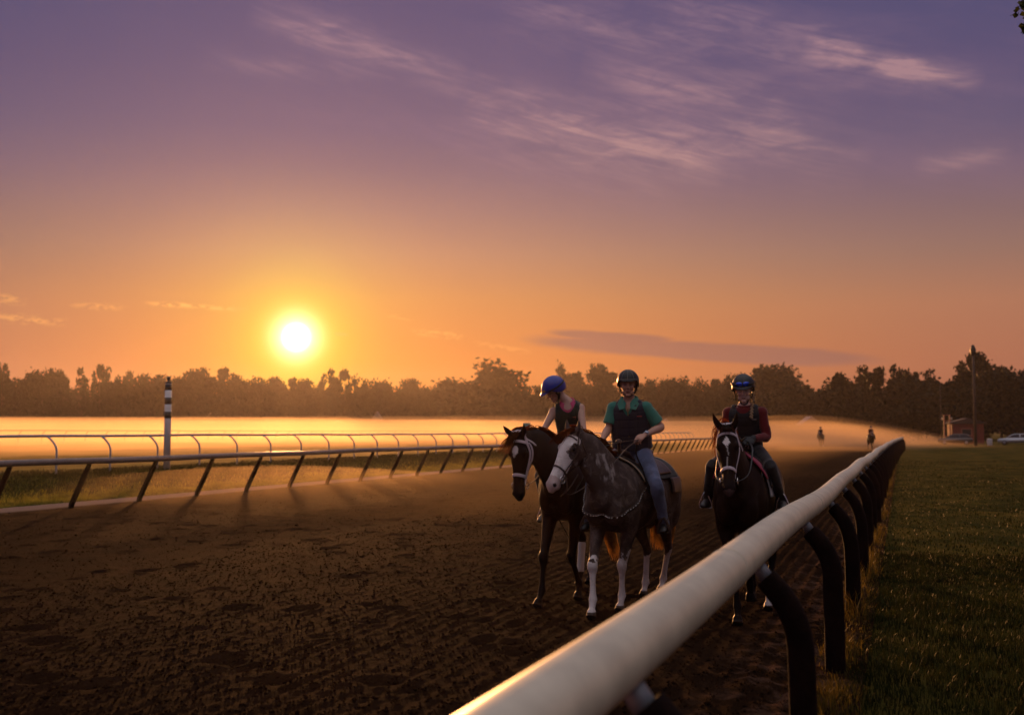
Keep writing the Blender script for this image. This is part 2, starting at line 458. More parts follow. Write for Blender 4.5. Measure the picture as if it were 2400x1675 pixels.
# paler dry sand along the two edges
ed2 = (V(nt, spx.outputs[0]) + .85).abs().smooth(.15, .75, 1, 0) * noise(nt, t.outputs['Object'], 3.2, 5, .65, .6).smooth(.46, .62)
c = mixc(nt, ed2 * .75, c, (.12, .062, .040))
ed = (V(nt, spx.outputs[0]) + 19.55).abs().smooth(.1, .55, 1, 0)
c = mixc(nt, ed * .85, c, (.42, .25, .17))
nt.links.new(c, p.inputs['Base Color']); p.inputs['Roughness'].default_value = 1; p.inputs['Specular IOR Level'].default_value = .003
b = nt.nodes.new('ShaderNodeBump'); b.inputs['Strength'].default_value = 1.0; b.inputs['Distance'].default_value = .030
nt.links.new((n2 * .35 + noise(nt, t.outputs['Object'], 75, 6, .78, .4) * .8).so, b.inputs['Height']); nt.links.new(b.outputs[0], p.inputs['Normal'])
M_DIRT = m
tagp(link('dirt_track', track_me, M_DIRT), kind='structure')
# loose crumbs of soil lying on the harrowed surface
def soil_clods(n):
    x = -9.5 + 8.9 * rng.random(n) ** .9; y = 4.8 + 40 * rng.random(n) ** 2.0; x = np.where(rng.random(n) < .4, -18.4 * rng.random(n) - .7, x)
    ph = np.round(x / .165 - .25) + .25; x = np.where(rng.random(n) < .55, ph * .165 + rng.normal(0, .022, n), x)      # the harrow leaves most of them along its ridges
    i = np.clip(np.searchsorted(xs, x), 0, len(xs) - 1); j = np.clip(np.searchsorted(ys, y), 0, len(ys) - 1); z = Z[j, i]
    r_ = .004 + .012 * rng.random(n) ** 3 * (1 + 1.2 * (rng.random(n) > .97))
    O6 = np.array([(1, 0, 0), (-1, 0, 0), (0, 1, 0), (0, -1, 0), (0, 0, 1), (0, 0, -1)], float)
    P = O6[None] * rng.uniform(.6, 1.3, (n, 6, 1)) + rng.normal(0, .18, (n, 6, 3)); th = rng.uniform(0, 6.28, n); c_, s_ = np.cos(th), np.sin(th)
    P = np.stack([P[..., 0] * c_[:, None] - P[..., 1] * s_[:, None], P[..., 0] * s_[:, None] + P[..., 1] * c_[:, None], P[..., 2] * .8], -1) * r_[:, None, None]
    P += np.stack([x, y, z + r_ * .35], 1)[:, None]
    T8 = np.array([(0, 2, 4), (2, 1, 4), (1, 3, 4), (3, 0, 4), (2, 0, 5), (1, 2, 5), (3, 1, 5), (0, 3, 5)])
    return np_mesh('soil', P.reshape(-1, 3), None, (np.arange(n)[:, None, None] * 6 + T8[None]).reshape(-1, 3))
tagp(link('soil', soil_clods(110000), M_DIRT, smooth=False), 'loose dark crumbs of soil strewn over the harrowed track', 'soil', kind='stuff')

# ---- grass grounds
def grassmat(name, a, b_, dry, scale=1.0):
    m = bpy.data.materials.new(name); m.use_nodes = True; nt = m.node_tree; p = nt.nodes['Principled BSDF']
    t = nt.nodes.new('ShaderNodeTexCoord'); n1 = noise(nt, t.outputs['Object'], .45 * scale, 6, .65, .5); n2 = noise(nt, t.outputs['Object'], 30 * scale, 4, .7)
    c = mixc(nt, n1.smooth(.35, .65), a, b_); c = mixc(nt, n2.smooth(.5, .8) * .6, c, dry)
    nt.links.new(c, p.inputs['Base Color']); p.inputs['Roughness'].default_value = 1; p.inputs['Specular IOR Level'].default_value = .004
    b = nt.nodes.new('ShaderNodeBump'); b.inputs['Strength'].default_value = 1; b.inputs['Distance'].default_value = .05
    nt.links.new((n2 + n1).so, b.inputs['Height']); nt.links.new(b.outputs[0], p.inputs['Normal'])
    return m
M_GL = grassmat('infield_grass', (.050, .055, .010), (.085, .085, .016), (.12, .11, .03))
M_GR = grassmat('lawn_ground', (.036, .036, .009), (.095, .070, .015), (.11, .08, .024))
xs2 = np.concatenate([-np.geomspace(62, 1500, 22)[::-1], np.arange(-60, -26, 1.0), np.arange(-26, -19.7, .15), [-19.72]])
ys2 = np.concatenate([np.arange(-20, 0, 4), np.arange(0, 70, .5), np.geomspace(70, 2500, 60)])
def bank_h(x, y):
    P = np.stack([x, y, 0 * x], 1); return ground_h(x) + (fbm(P * [.8, .5, 1], 3) - .5) * .16 * sstep(-x, 19.9, 21) + (fbm(P * [.12, .08, 1] + 4, 2) - .5) * .35 * sstep(-x, 27, 45)
tagp(link('infield_ground', tensor_grid('infield', xs2, ys2, bank_h), M_GL), kind='structure')
xs3 = np.concatenate([np.arange(-.45, 9, .09), np.arange(9, 60, 1.0), np.geomspace(60, 1500, 22)])
ys3 = np.concatenate([np.arange(-20, 2, 2), np.arange(2, 18, .09), np.geomspace(18, 2500, 90)])
def lawn_h(x, y):
    P = np.stack([x, y, 0 * x], 1)
    h = (fbm(P * [.5, .8, 1] + 3, 3) - .5) * .22 * sstep(x, .5, 3) + (fbm(P * [4, 4, 1], 2) - .5) * .03
    return h * (1 - .6 * sstep(y, 60, 200)) + .03 * sstep(x, -.3, .1) - .02
tagp(link('lawn', tensor_grid('lawn', xs3, ys3, lawn_h), M_GR), kind='structure')
# far ground carrying on past the end of the track
bm = bmesh.new()
vs = [bm.verts.new(v) for v in ((-19.9, 292, -.03), (-.4, 292, -.03), (-.4, 2500, -.03), (-19.9, 2500, -.03))]; bm.faces.new(vs)
tagp(obj('far_ground', bm, M_GL, smooth=False), kind='structure')

# ---- blades of grass
M_BL = leafmat('grass_blade', (.012, .018, .005), (.030, .032, .005), .4, .5, .5, 3)
M_BLY = leafmat('grass_blade_dry', (.045, .045, .012), (.13, .09, .014), .5, .5, .4, 3)
def blades(name, n, xf, yf, hf, hlo, hhi, w, gh, mat):
    x = xf(n); y = yf(n); z = gh(x, y); h = rng.uniform(hlo, hhi, n) * hf(x, y)
    th = rng.uniform(0, 2 * np.pi, n); lean = rng.normal(0, .35, (n, 2)) * h[:, None]
    wv = np.stack([np.cos(th), np.sin(th)], 1) * (w * rng.uniform(.6, 1.3, n))[:, None]
    P = np.zeros((n, 5, 3)); b = np.stack([x, y], 1)
    P[:, 0, :2] = b - wv; P[:, 1, :2] = b + wv; P[:, :2, 2] = (z - .01)[:, None]
    P[:, 2, :2] = b + lean * .35 + wv * .8; P[:, 3, :2] = b + lean * .35 - wv * .8; P[:, 2:4, 2] = (z + h * .6)[:, None]
    P[:, 4, :2] = b + lean; P[:, 4, 2] = z + h
    o = np.arange(n)[:, None] * 5
    me = np_mesh(name, P.reshape(-1, 3), o + [0, 1, 2, 3], o + [3, 2, 4])
    return tagp(link(name, me, mat, smooth=False), kind='stuff')
lawnz = lambda x, y: lawn_h(x, y)
one = lambda x, y: 1 + 0 * x
o = blades('grass', 120000, lambda n: rng.uniform(-.42, 5.5, n), lambda n: 4.2 + 13 * rng.random(n) ** 1.3, lambda x, y: .6 + .9 * fbm(np.stack([x, y, 0 * x], 1) * 1.3, 2), .03, .075, .0035, lawnz, M_BL)
tagp(o, 'short dark green mown grass beside the outer rail', 'grass')
o = blades('grass', 60000, lambda n: rng.uniform(-.4, 13, n), lambda n: 14 + 60 * rng.random(n) ** 1.6, lambda x, y: 1 + 1.0 * (fbm(np.stack([x, y, 0 * x], 1) * .8, 2) - .4), .020, .045, .009, lawnz, M_BL)
tagp(o, 'lawn grass stretching away to the parked cars', 'grass')
def tuft_x(n):
    c = rng.normal(-.50, .11, n); return np.clip(c, -.85, .1)
o = blades('grass_tuft', 11000, tuft_x, lambda n: 3.5 + 60 * rng.random(n) ** 2.2, lambda x, y: np.clip(2.4 * (fbm(np.stack([x * 2, y * 1.4, 0 * x], 1), 2) - .3), .15, 1.2) * np.exp(-((x + .5) / .2) ** 2), .08, .30, .004, lambda x, y: 0 * x, M_BLY)
tagp(o, 'tall dry grass tufts round the feet of the outer rail posts', 'grass')
o = blades('grass_fringe', 60000, lambda n: -19.85 - np.abs(rng.normal(0, .8, n)), lambda n: 14 + 60 * rng.random(n) ** 1.2, lambda x, y: .5 + 1.0 * fbm(np.stack([x * 2, y, 0 * x], 1), 2), .06, .16, .010, lambda x, y: bank_h(x, y), leafmat('grass_blade_bank', (.07, .08, .015), (.26, .24, .03), .55, .5, .4, 2))
tagp(o, 'bright grass fringe along the sandy edge under the inner rail', 'grass')
o = blades('grass_bank', 70000, lambda n: rng.uniform(-27, -20, n), lambda n: 14 + 66 * rng.random(n) ** 1.2, lambda x, y: .5 + 1.0 * fbm(np.stack([x, y * .6, 0 * x], 1), 2), .05, .11, .012, lambda x, y: bank_h(x, y), M_BL)
tagp(o, 'green grass bank between the inner rail and the white rail', 'grass')

# ================================================================== RAILS
M_WHITE = pmat('white_rail_paint', (.60, .545, .41), .40, .5, bump=.05, bscale=60, var=.12, vscale=5)
M_WOODR = pmat('dark_post', (.010, .004, .003), .8, .06, bump=.6, bscale=30, var=.4)
M_STEEL = pmat('galvanised_bracket', (.20, .21, .23), .5, .4, metal=.2, bump=.2, bscale=30)
M_GALV = pmat('grey_rail_paint', (.30, .33, .38), .4, .5, var=.1)
M_BROWN = pmat('brown_rail', (.22, .17, .14), .38, .5, var=.15)

def rail_x(y): return -.765 + .80 * np.clip((y - 30) / 85, 0, 2) ** 2
def rail_z(y): return 1.205 + .012 * math.sin(y * .9 + 1) + .016 * math.sin(y * .37) - .00
outer = empty('race_rail', (-.55, 3, 0), label='thick white outer rail on dark curved posts crossing the right foreground', cat='rail fence')
def par(o, root): o.parent = root; o.matrix_parent_inverse = Matrix.Translation(root.location).inverted(); return o
# the tube, in sections with visible joints
y0 = -.6; sec = 0; joints = []
yy = y0; pts = []
while yy < 117: pts.append((rail_x(yy), yy, rail_z(yy), .095, .095)); yy += .35 if yy < 30 else 1.5
bm = bmesh.new(); tube(bm, pts, lat=(1, 0, 0), k=1, seg=40, cap=True)
par(obj('rail_tube', bm, M_WHITE), outer)
for k in range(0, 9):
    yj = 4.95 + k * 4.88
    for w, r in ((.012, .0975),):
        bm = bmesh.new(); tube(bm, [(rail_x(yj - w), yj - w, rail_z(yj), r, r), (rail_x(yj + w), yj + w, rail_z(yj), r, r)], lat=(1, 0, 0), k=1, seg=40, cap=False)
        par(obj('joint_band', bm, M_WHITE), outer)
y = .14; k = 0
while y < 112:
    xx = float(rail_x(y)) - (-.765); rz = rail_z(y)
    lx, rr = xx - .515, .075 + .004 * math.sin(k * 2.3)
    jx = .012 * math.sin(k * 1.7)
    # gooseneck: vertical stem, then curving over towards the track
    segs = [(lx + jx, y, -.15, rr, rr), (lx + jx, y, .3, rr, rr), (lx + jx - .005, y, .62, rr, rr), (lx - .02, y, .78, rr * .98, rr), (lx - .07, y, .92, rr * .95, rr),
            (lx - .145, y, 1.02, rr * .9, rr * .95), (lx - .185, y, 1.065, rr * .88, rr * .93)]
    bm = bmesh.new(); tube(bm, segs, lat=(1, 0, 0), k=2 if y < 30 else 1, seg=14 if y < 40 else 8, cap=False, flat=2.6)
    po = par(obj('post', bm, M_WOODR), outer)
    bm = bmesh.new(); tube(bm, [(lx - .170, y, 1.050, .040, .046), (lx - .235, y, 1.145, .036, .042)], lat=(1, 0, 0), k=1, seg=12, cap=False)
    br = obj("bracket", bm, M_STEEL, po)
    y += 2.86; k += 1

# inner rail: dark posts slanting over towards the track
def simple_rail(name, label, X, ya, yb, step, base_z, top_z, over, r, pr, m_rail, m_post, style, first):
    root = empty(name, (X, first, base_z), label=label, cat='rail fence')
    pts = []; y = ya
    while y <= yb: pts.append((X + over, y, top_z + .01 * math.sin(y * .21) + .008 * math.sin(y * .77), r, r)); y += 1.22
    bm = bmesh.new(); tube(bm, pts, lat=(1, 0, 0), k=1, seg=16); par(obj('rail_tube', bm, m_rail), root)
    y = first; n = 0
    while y < yb and n < 98:
        bm = bmesh.new()
        if style == 'slant':
            s = [(X, y, base_z - .1, pr, pr), (X + over * .03, y, base_z + .1, pr, pr), (X + over * .5, y, base_z + (top_z - base_z) * .52, pr, pr), (X + over * .92, y, top_z - r * 1.4, pr * .8, pr * .8), (X + over, y, top_z - r * .4, pr * .5, pr * .5)]
            tube(bm, s, lat=(0, 1, 0), k=2, seg=10, cap=False)
        else:
            hgt = top_z - base_z
            s = [(X, y, base_z - .1, pr, pr), (X, y, base_z + hgt * .45, pr, pr), (X, y, base_z + hgt * .62, pr, pr), (X + over * .16, y, base_z + hgt * .76, pr, pr), (X + over * .62, y, base_z + hgt * .92, pr, pr), (X + over, y, top_z - r * .3, pr * .8, pr * .8)]
            tube(bm, s, lat=(0, 1, 0), k=2, seg=10, cap=False)
        par(obj('post', bm, m_post), root)
        y += step; n += 1
    return root
simple_rail('race_rail', 'brown inner rail on dark slanting posts along the sandy track edge', -18.85, 3, 132, 2.44, .0, 1.15, .55, .075, .07, M_BROWN, M_WOODR, 'slant', 3.6)
simple_rail('race_rail', 'pale thin gooseneck rail on the grass bank behind the slanting posts', -25.1, 10, 138, 2.44, .50, 1.70, -.42, .045, .034, M_GALV, M_GALV, 'goose', 12.2)
simple_rail('race_rail', 'faint farthest rail with short posts crossing the misty infield', -65, 40, 215, 2.44, .72, 1.92, .40, .05, .035, M_BROWN, M_BROWN, 'goose', 41)

# ---- striped distance pole and other posts
def pole_thing(name, loc, label, cat, parts, group=None):
    root = empty(name, loc, label=label, cat=cat, group=group)
    for (nm, bm, mt) in parts: obj(nm, bm, mt, root, smooth=True)
    return root
M_BLK = pmat('black_paint', (.02, .018, .018), .5)
M_WHT = pmat('white_pole_paint', (.62, .60, .60), .45, var=.1)
parts = []
bm = bmesh.new(); tube(bm, [(0, 0, -.2, .12, .12), (0, 0, 3.13, .12, .12)], lat=(1, 0, 0), k=1, seg=20, cap=False); parts.append(('shaft', bm, M_WHT))
for (a, b_) in ((2.86, 3.08), (2.36, 2.60), (1.86, 2.10)):
    bm = bmesh.new(); tube(bm, [(0, 0, a, .1235, .1235), (0, 0, b_, .1235, .1235)], lat=(1, 0, 0), k=1, seg=20, cap=False); parts.append(('black_stripe', bm, M_BLK))
bm = bmesh.new(); tube(bm, [(0, 0, 3.12, .13, .13), (0, 0, 3.17, .09, .09), (0, 0, 3.20, .03, .03)], lat=(1, 0, 0), k=1, seg=16); blob(bm, (0, 0, 3.28), (.075, .075, .08)); parts.append(('finial', bm, M_BLK))
pole_thing('distance_pole', (-24.6, 31.6, .45), 'tall black and white striped pole with a ball finial beside the pale rail', 'pole', parts)

def thin_pole(name, loc, h, r, mat, label, cat, top=None):
    bm = bmesh.new(); tube(bm, [(0, 0, -.2, r, r), (0, 0, h, r * .7, r * .7)], lat=(1, 0, 0), k=1, seg=10, cap=False)
    parts = [('shaft', bm, mat)]
    if top: parts.append(top)
    return pole_thing(name, loc, label, cat, parts)
bm = bmesh.new(); box(bm, (-.30, -.03, 1.15), (.25, .03, 1.95), .02)
thin_pole('sign_post', (-24.6, 70.5, .5), 1.2, .04, M_WHT, 'small teal board on a post beside the arm of the blue helmeted rider', 'sign', ('board', bm, pmat('teal_board', (.05, .22, .26), .5, var=.2)))
thin_pole('marker_pole', (-27, 106, .5), 3.0, .07, M_WHT, 'plain white pole standing in the mist right of the rider in green', 'pole')
thin_pole('marker_pole', (-28, 190, .5), 3.0, .05, M_BLK, 'thin dark stick in the mist right of the rider in red sleeves', 'pole')
bm = bmesh.new(); tube(bm, [(0, 0, 9.9, .16, .16), (0, 0, 10.6, .17, .17)], lat=(1, 0, 0), k=1, seg=12); box(bm, (-.9, -.05, 10.0), (.9, .05, 10.12), .01)
M_POLE = pmat('utility_pole_wood', (.05, .035, .03), .85, bump=.3)
pole_thing('utility_pole', (8.77, 148, 0), 'tall dark utility pole rising above the trees near the parked cars', 'utility pole',
           [('shaft', (lambda b: (tube(b, [(0, 0, -.3, .2, .2), (0, 0, 12.6, .13, .13)], lat=(1, 0, 0), k=1, seg=12, cap=False), b)[1])(bmesh.new()), M_POLE),
            ('lamp_cap', (lambda b: (tube(b, [(0, 0, 11.7, .30, .30), (0, 0, 12.3, .36, .36), (0, 0, 12.75, .2, .2)], lat=(1, 0, 0), k=1, seg=12), b)[1])(bmesh.new()), M_BLK)])
bm.free()
thin_pole('flag_pole', (5.6, 175, 0), 9.2, .07, M_POLE, 'slender grey mast among the trees left of the utility pole', 'pole')

# ================================================================== TREES
M_LEAF = leafmat('tree_leaf', (.020, .020, .008), (.035, .024, .006), .10, .6, .35, .4)
M_BARK = pmat('bark', (.045, .03, .022), .9, .2, bump=.8, bscale=8, var=.3)
def tree_mesh(seed, kind):
    r = np.random.default_rng(seed); P = []; Q = []
    C = []
    if kind == 'round':
        for _ in range(70):
            v = r.normal(size=3); v /= np.linalg.norm(v); rad = r.uniform(.45, 1) ** .6
            C.append((v[0] * .42 * rad, v[1] * .42 * rad, .54 + v[2] * .40 * rad, r.uniform(.10, .17)))
    elif kind == 'loose':
        for _ in range(44):
            v = r.normal(size=3); v /= np.linalg.norm(v); rad = r.uniform(.35, .95)
            C.append((v[0] * .44 * rad, v[1] * .44 * rad, .56 + v[2] * .38 * rad, r.uniform(.07, .13)))
        for _ in range(16): C.append((r.normal() * .2, r.normal() * .2, r.uniform(.12, .6), r.uniform(.09, .15)))
    elif kind == 'pine':
        for k in range(44):
            z = r.uniform(.12, 1); w = .34 * (1 - z) ** .55 + .05; a = r.uniform(0, 6.28)
            C.append((math.cos(a) * w * r.uniform(.3, 1), math.sin(a) * w * r.uniform(.3, 1), z * .96, r.uniform(.05, .09)))
    else:   # several upright leaders
        lead = [(r.normal() * .16, r.normal() * .16, r.uniform(.72, .97)) for _ in range(6)]
        for k in range(76):
            L = lead[k % 6]; t_ = r.uniform(.15, 1); C.append((L[0] * (.4 + 1.0 * t_) + r.normal() * .05, L[1] * (.4 + 1.0 * t_) + r.normal() * .05, L[2] * t_, r.uniform(.07, .13) * (1.35 - .6 * t_)))
    for (cx, cy_, cz, cr) in C:
        n = int(40 + 3400 * cr * cr)
        v = r.normal(size=(n, 3)); v /= np.linalg.norm(v, axis=1)[:, None]; rad = r.random(n) ** .45 * cr * (1 + .5 * (r.random(n) > .88))
        c = v * rad[:, None] * [1, 1, .8] + [cx, cy_, cz]
        a = r.normal(size=(n, 3)); a /= np.linalg.norm(a, axis=1)[:, None]; b_ = np.cross(a, r.normal(size=(n, 3))); b_ /= np.linalg.norm(b_, axis=1)[:, None]
        s = r.uniform(.018, .042, n)[:, None]
        i = len(P) and sum(len(x) for x in P)
        quad = np.stack([c - a * s, c - b_ * s * .6, c + a * s, c + b_ * s * .6], 1).reshape(-1, 3)
        P.append(quad); Q.append(np.arange(n)[:, None] * 4 + np.arange(4) + i)
    crown = np_mesh('crown', np.concatenate(P), np.concatenate(Q))
    bm = bmesh.new()
    tube(bm, [(0, 0, -.02, .024, .024), (.004, .003, .25, .018, .018), (-.01, .004, .5, .012, .012), (.0, .0, .85, .004, .004)], lat=(1, 0, 0), k=2, seg=8)
    for _ in range(9):
        z = r.uniform(.2, .6); a = r.uniform(0, 6.28); l = r.uniform(.08, .18)
        tube(bm, [(0, 0, z, .009, .009), (math.cos(a) * l * .5, math.sin(a) * l * .5, z + l * .35, .006, .006), (math.cos(a) * l, math.sin(a) * l, z + l * .9, .002, .002)], lat=(1, .2, 0), k=1, seg=6)
    me = bpy.data.meshes.new('trunk'); bm.to_mesh(me); bm.free()
    for mm_, mt in ((crown, M_LEAF), (me, M_BARK)): mm_.materials.append(mt)
    return crown, me
TM = {k: [tree_mesh(s + 100 * i, k) for s in range(n)] for i, (k, n) in enumerate((('round', 4), ('loose', 3), ('pine', 2), ('leader', 3)))}
def cam_ground(px, z):
    """ground position seen in picture column px at camera depth z"""
    f = Vector((math.sin(R(AZ)), math.cos(R(AZ)), 0)); r_ = Vector((math.cos(R(AZ)), -math.sin(R(AZ)), 0))
    return f * z + r_ * (z * (px - 1200) / 2500)
def add_tree(px, ytop, wpx, z, kind, label, cat='tree', group='trees along the far side of the track', low=0):
    p = cam_ground(px, z); g = float(ground_h(p.x)); h = (1011 - ytop) * z / 2500 + CAM_H - g; w = wpx * z / 2500 / .9
    cr, tr = random.choice(TM[kind])
    root = empty('tree', (p.x, p.y, g - .1), random.uniform(0, 6.28), label, cat, group)
    for nm, me in (('crown', cr), ('trunk', tr)):
        o = bpy.data.objects.new(nm, me); COL.objects.link(o); o.parent = root
        o.scale = (w, w, h * (1.14 if px > 1750 else 1.07)) if nm == 'crown' else (h, h, h)
    return root
LBL = {'round': 'dark round tree in the hazy tree line behind the infield', 'loose': 'ragged open tree in the hazy tree line behind the infield',
       'pine': 'pointed evergreen in the hazy tree line left of the sun', 'leader': 'many topped tree in the hazy tree line behind the infield'}
row = [(-30, 858, 90, 'round'), (8, 860, 60, 'pine'), (45, 872, 80, 'loose'), (100, 868, 90, 'round'), (150, 864, 80, 'leader'), (192, 870, 70, 'pine'), (232, 860, 62, 'leader'), (268, 862, 62, 'loose'),
       (300, 880, 70, 'pine'), (335, 886, 80, 'round'), (375, 888, 80, 'round'), (415, 880, 80, 'loose'), (455, 875, 90, 'round'), (505, 871, 100, 'leader'), (560, 880, 90, 'round'), (605, 884, 70, 'loose'),
       (640, 892, 70, 'round'), (675, 893, 70, 'leader'), (715, 896, 70, 'round'), (748, 893, 60, 'loose'), (775, 878, 60, 'loose'), (808, 875, 70, 'leader'), (845, 884, 70, 'loose'), (885, 892, 80, 'round'),
       (925, 900, 70, 'loose'), (965, 896, 80, 'round'), (1005, 908, 70, 'round'), (1045, 902, 80, 'round'), (1232, 905, 60, 'loose'), (1265, 908, 60, 'leader'), (1290, 896, 60, 'loose'),
       (1360, 892, 70, 'round'), (1500, 906, 80, 'round'), (1535, 896, 80, 'round'), (1590, 886, 90, 'round'), (1635, 899, 80, 'round'), (1675, 893, 80, 'leader'), (1720, 885, 80, 'round')]
MARKS = [(-60, 'left edge of the picture'), (395, 'striped pole'), (694, 'sun'), (1135, 'big broad tree'), (1467, 'rider in green'), (1760, 'rider in red sleeves')]
ORD = ['first', 'second', 'third', 'fourth', 'fifth', 'sixth', 'seventh', 'eighth', 'ninth', 'tenth']
SHAPE = {'round': 'dark round', 'loose': 'ragged open', 'pine': 'pointed', 'leader': 'many topped'}
def tree_label(px, kd):
    mk = min(MARKS, key=lambda m_: abs(m_[0] - px)); rt = px > mk[0]
    same = sorted([r_[0] for r_ in row if min(MARKS, key=lambda m_: abs(m_[0] - r_[0])) is mk and (r_[0] > mk[0]) == rt], key=lambda q_: abs(q_ - mk[0]))
    return f"{SHAPE[kd]} tree of the wood, {ORD[same.index(px)]} {'right' if rt else 'left'} of the {mk[1]}"
for (px, yt, w, kd) in row:
    add_tree(px, yt, w * 1.1, random.uniform(350, 395) * (.9 if px < 620 else 1), kd, tree_label(px, kd))
for (px, yt, w, z, kd, lb) in [
    (1135, 859, 150, 350, 'round', 'big broad tree rising above the tree line left of the blue helmet'),
    (1322, 856, 66, 400, 'loose', 'wispy open tree showing between the blue helmet and the black helmet of the middle rider'),
    (1425, 852, 92, 390, 'leader', 'tall feathery tree just left of the head of the rider in green'),
    (1808, 876, 130, 300, 'round', 'wide dome shaped tree right behind the rider in red sleeves'),
    (1893, 918, 76, 270, 'loose', 'small ragged tree between two dome shaped trees'),
    (1972, 899, 104, 240, 'round', 'smooth dome shaped tree above the two distant riders'),
    (2072, 868, 96, 222, 'leader', 'tall loose tree directly above the far end of the outer rail'),
    (2122, 860, 84, 224, 'loose', 'tall feathery tree to the right above the far end of the outer rail'),
    (2196, 878, 96, 218, 'loose', 'loose tree between the rail end and the utility pole'),
    (2282, 845, 100, 222, 'leader', 'tallest poplar like tree behind the utility pole'),
    (2345, 886, 110, 208, 'round', 'dark rounded tree right of the utility pole'),
    (2262, 866, 84, 220, 'loose', 'ragged tree pressed against the left side of the tallest tree'),
    (2305, 860, 84, 226, 'round', 'full round tree pressed against the right side of the tallest tree'),
    (2395, 874, 110, 212, 'leader', 'dark tree behind the silver car at the right edge'),
    (2150, 905, 120, 208, 'round', 'low dark tree above the red hut'),
    (2245, 915, 110, 206, 'round', 'low dark tree behind the dark car'),
    (2040, 925, 100, 230, 'round', 'low dark tree left of the rail end')]:
    add_tree(px, yt, w * 1.4, z, kd, lb)
for k in range(46):      # lower row filling the foot of the wood
    px = -60 + k * 56 + random.uniform(-15, 15); z = 410 if px < 1700 else 250
    add_tree(px, random.uniform(902, 930) if px < 1900 else random.uniform(920, 945), random.uniform(90, 150), z + random.uniform(0, 20), 'round', 'low dark tree filling the foot of the hazy wood', group='low trees at the foot of the wood')

# overhanging branch at the top right
root = empty('maple_tree', (4.6, 12.4, 0), label='leafy branch tip hanging in at the top right corner', cat='tree')
bm = bmesh.new()
tube(bm, [(0, 0, -.2, .28, .28), (.1, 0, 2, .22, .22), (0, .1, 4.5, .17, .17), (.3, .2, 8.5, .08, .08)], lat=(1, 0, 0), k=3, seg=12)
tube(bm, [(0, .1, 4.6, .10, .10), (-1.0, 0, 5.8, .06, .06), (-2.0, -.3, 6.5, .03, .03), (-2.9, -.45, 6.55, .012, .012), (-3.36, -.5, 6.25, .006, .006)], lat=(0, 1, 0), k=3, seg=8)
tube(bm, [(-2.0, -.3, 6.5, .03, .03), (-2.7, -.4, 6.2, .012, .012), (-3.25, -.5, 6.0, .006, .006)], lat=(0, 1, 0), k=3, seg=8)
obj('trunk', bm, M_BARK, root)
def leaf_cluster(c, r_, n, size):
    v = rng.normal(size=(n, 3)); v /= np.linalg.norm(v, axis=1)[:, None]; p_ = v * (rng.random(n) ** .5)[:, None] * r_ + c
    a = rng.normal(size=(n, 3)) * .7 + [0, 0, 1]; a /= np.linalg.norm(a, axis=1)[:, None]; b_ = np.cross(a, rng.normal(size=(n, 3))); b_ /= np.linalg.norm(b_, axis=1)[:, None]
    s = rng.uniform(.7, 1.2, n)[:, None] * size
    return np.stack([p_ - a * s, p_ - b_ * s * .75 - a * s * .1, p_ - b_ * s * .35 + a * s * .25, p_ + a * s * .8, p_ + b_ * s * .35 + a * s * .25, p_ + b_ * s * .75 - a * s * .1], 1)
cl = [((-3.40, -.5, 6.17), .05, 7), ((-3.33, -.5, 6.23), .06, 12), ((-3.27, -.5, 6.14), .07, 18), ((-3.30, -.5, 6.00), .055, 12), ((-3.2, -.45, 6.2), .10, 30), ((-3.05, -.45, 6.3), .2, 80), ((-3.1, -.45, 6.05), .14, 40)]
for _ in range(80):
    v = rng.normal(size=3); v /= np.linalg.norm(v); c_ = v * [2.4, 2.4, 1.9] * rng.uniform(.5, 1) + [.2, .2, 7.4]
    if c_[0] > -2.3: cl.append((tuple(c_), .45, 110))
LP = np.concatenate([leaf_cluster(np.array(c), r_, n, .045 if r_ < .4 else .09) for c, r_, n in cl])
n = len(LP); i6 = np.arange(n)[:, None] * 6
me = np_mesh('crown', LP.reshape(-1, 3), np.concatenate([i6 + [0, 1, 2, 5], i6 + [2, 3, 4, 5]]))
link('crown', me, leafmat('maple_leaf', (.022, .035, .008), (.06, .07, .01), .25, .5, .3, 3), root, smooth=False)

# ================================================================== FAR OBJECTS
M_GLASS = pmat('dark_glass', (.02, .022, .025), .08, .6)
M_TYRE = pmat('tyre', (.02, .02, .02), .8)
M_HUB = pmat('wheel_rim', (.35, .35, .36), .35, metal=.6)
M_LAMP = pmat('lamp_glass', (.6, .45, .3), .15, .8)
def prism(bm, prof, y0, y1, inset=0.0):
    """side outline (x, z) extruded between y0 and y1; inset narrows the upper points"""
    zs = [p[1] for p in prof]; zm = max(zs)
    A = [bm.verts.new((x, y0 + inset * max(0, (z - .95) / (zm - .95 + 1e-6)), z)) for x, z in prof]
    B = [bm.verts.new((x, y1 - inset * max(0, (z - .95) / (zm - .95 + 1e-6)), z)) for x, z in prof]
    n = len(prof)
    for i in range(n): bm.faces.new((A[i], A[(i + 1) % n], B[(i + 1) % n], B[i]))
    bm.faces.new(A); bm.faces.new(list(reversed(B)))
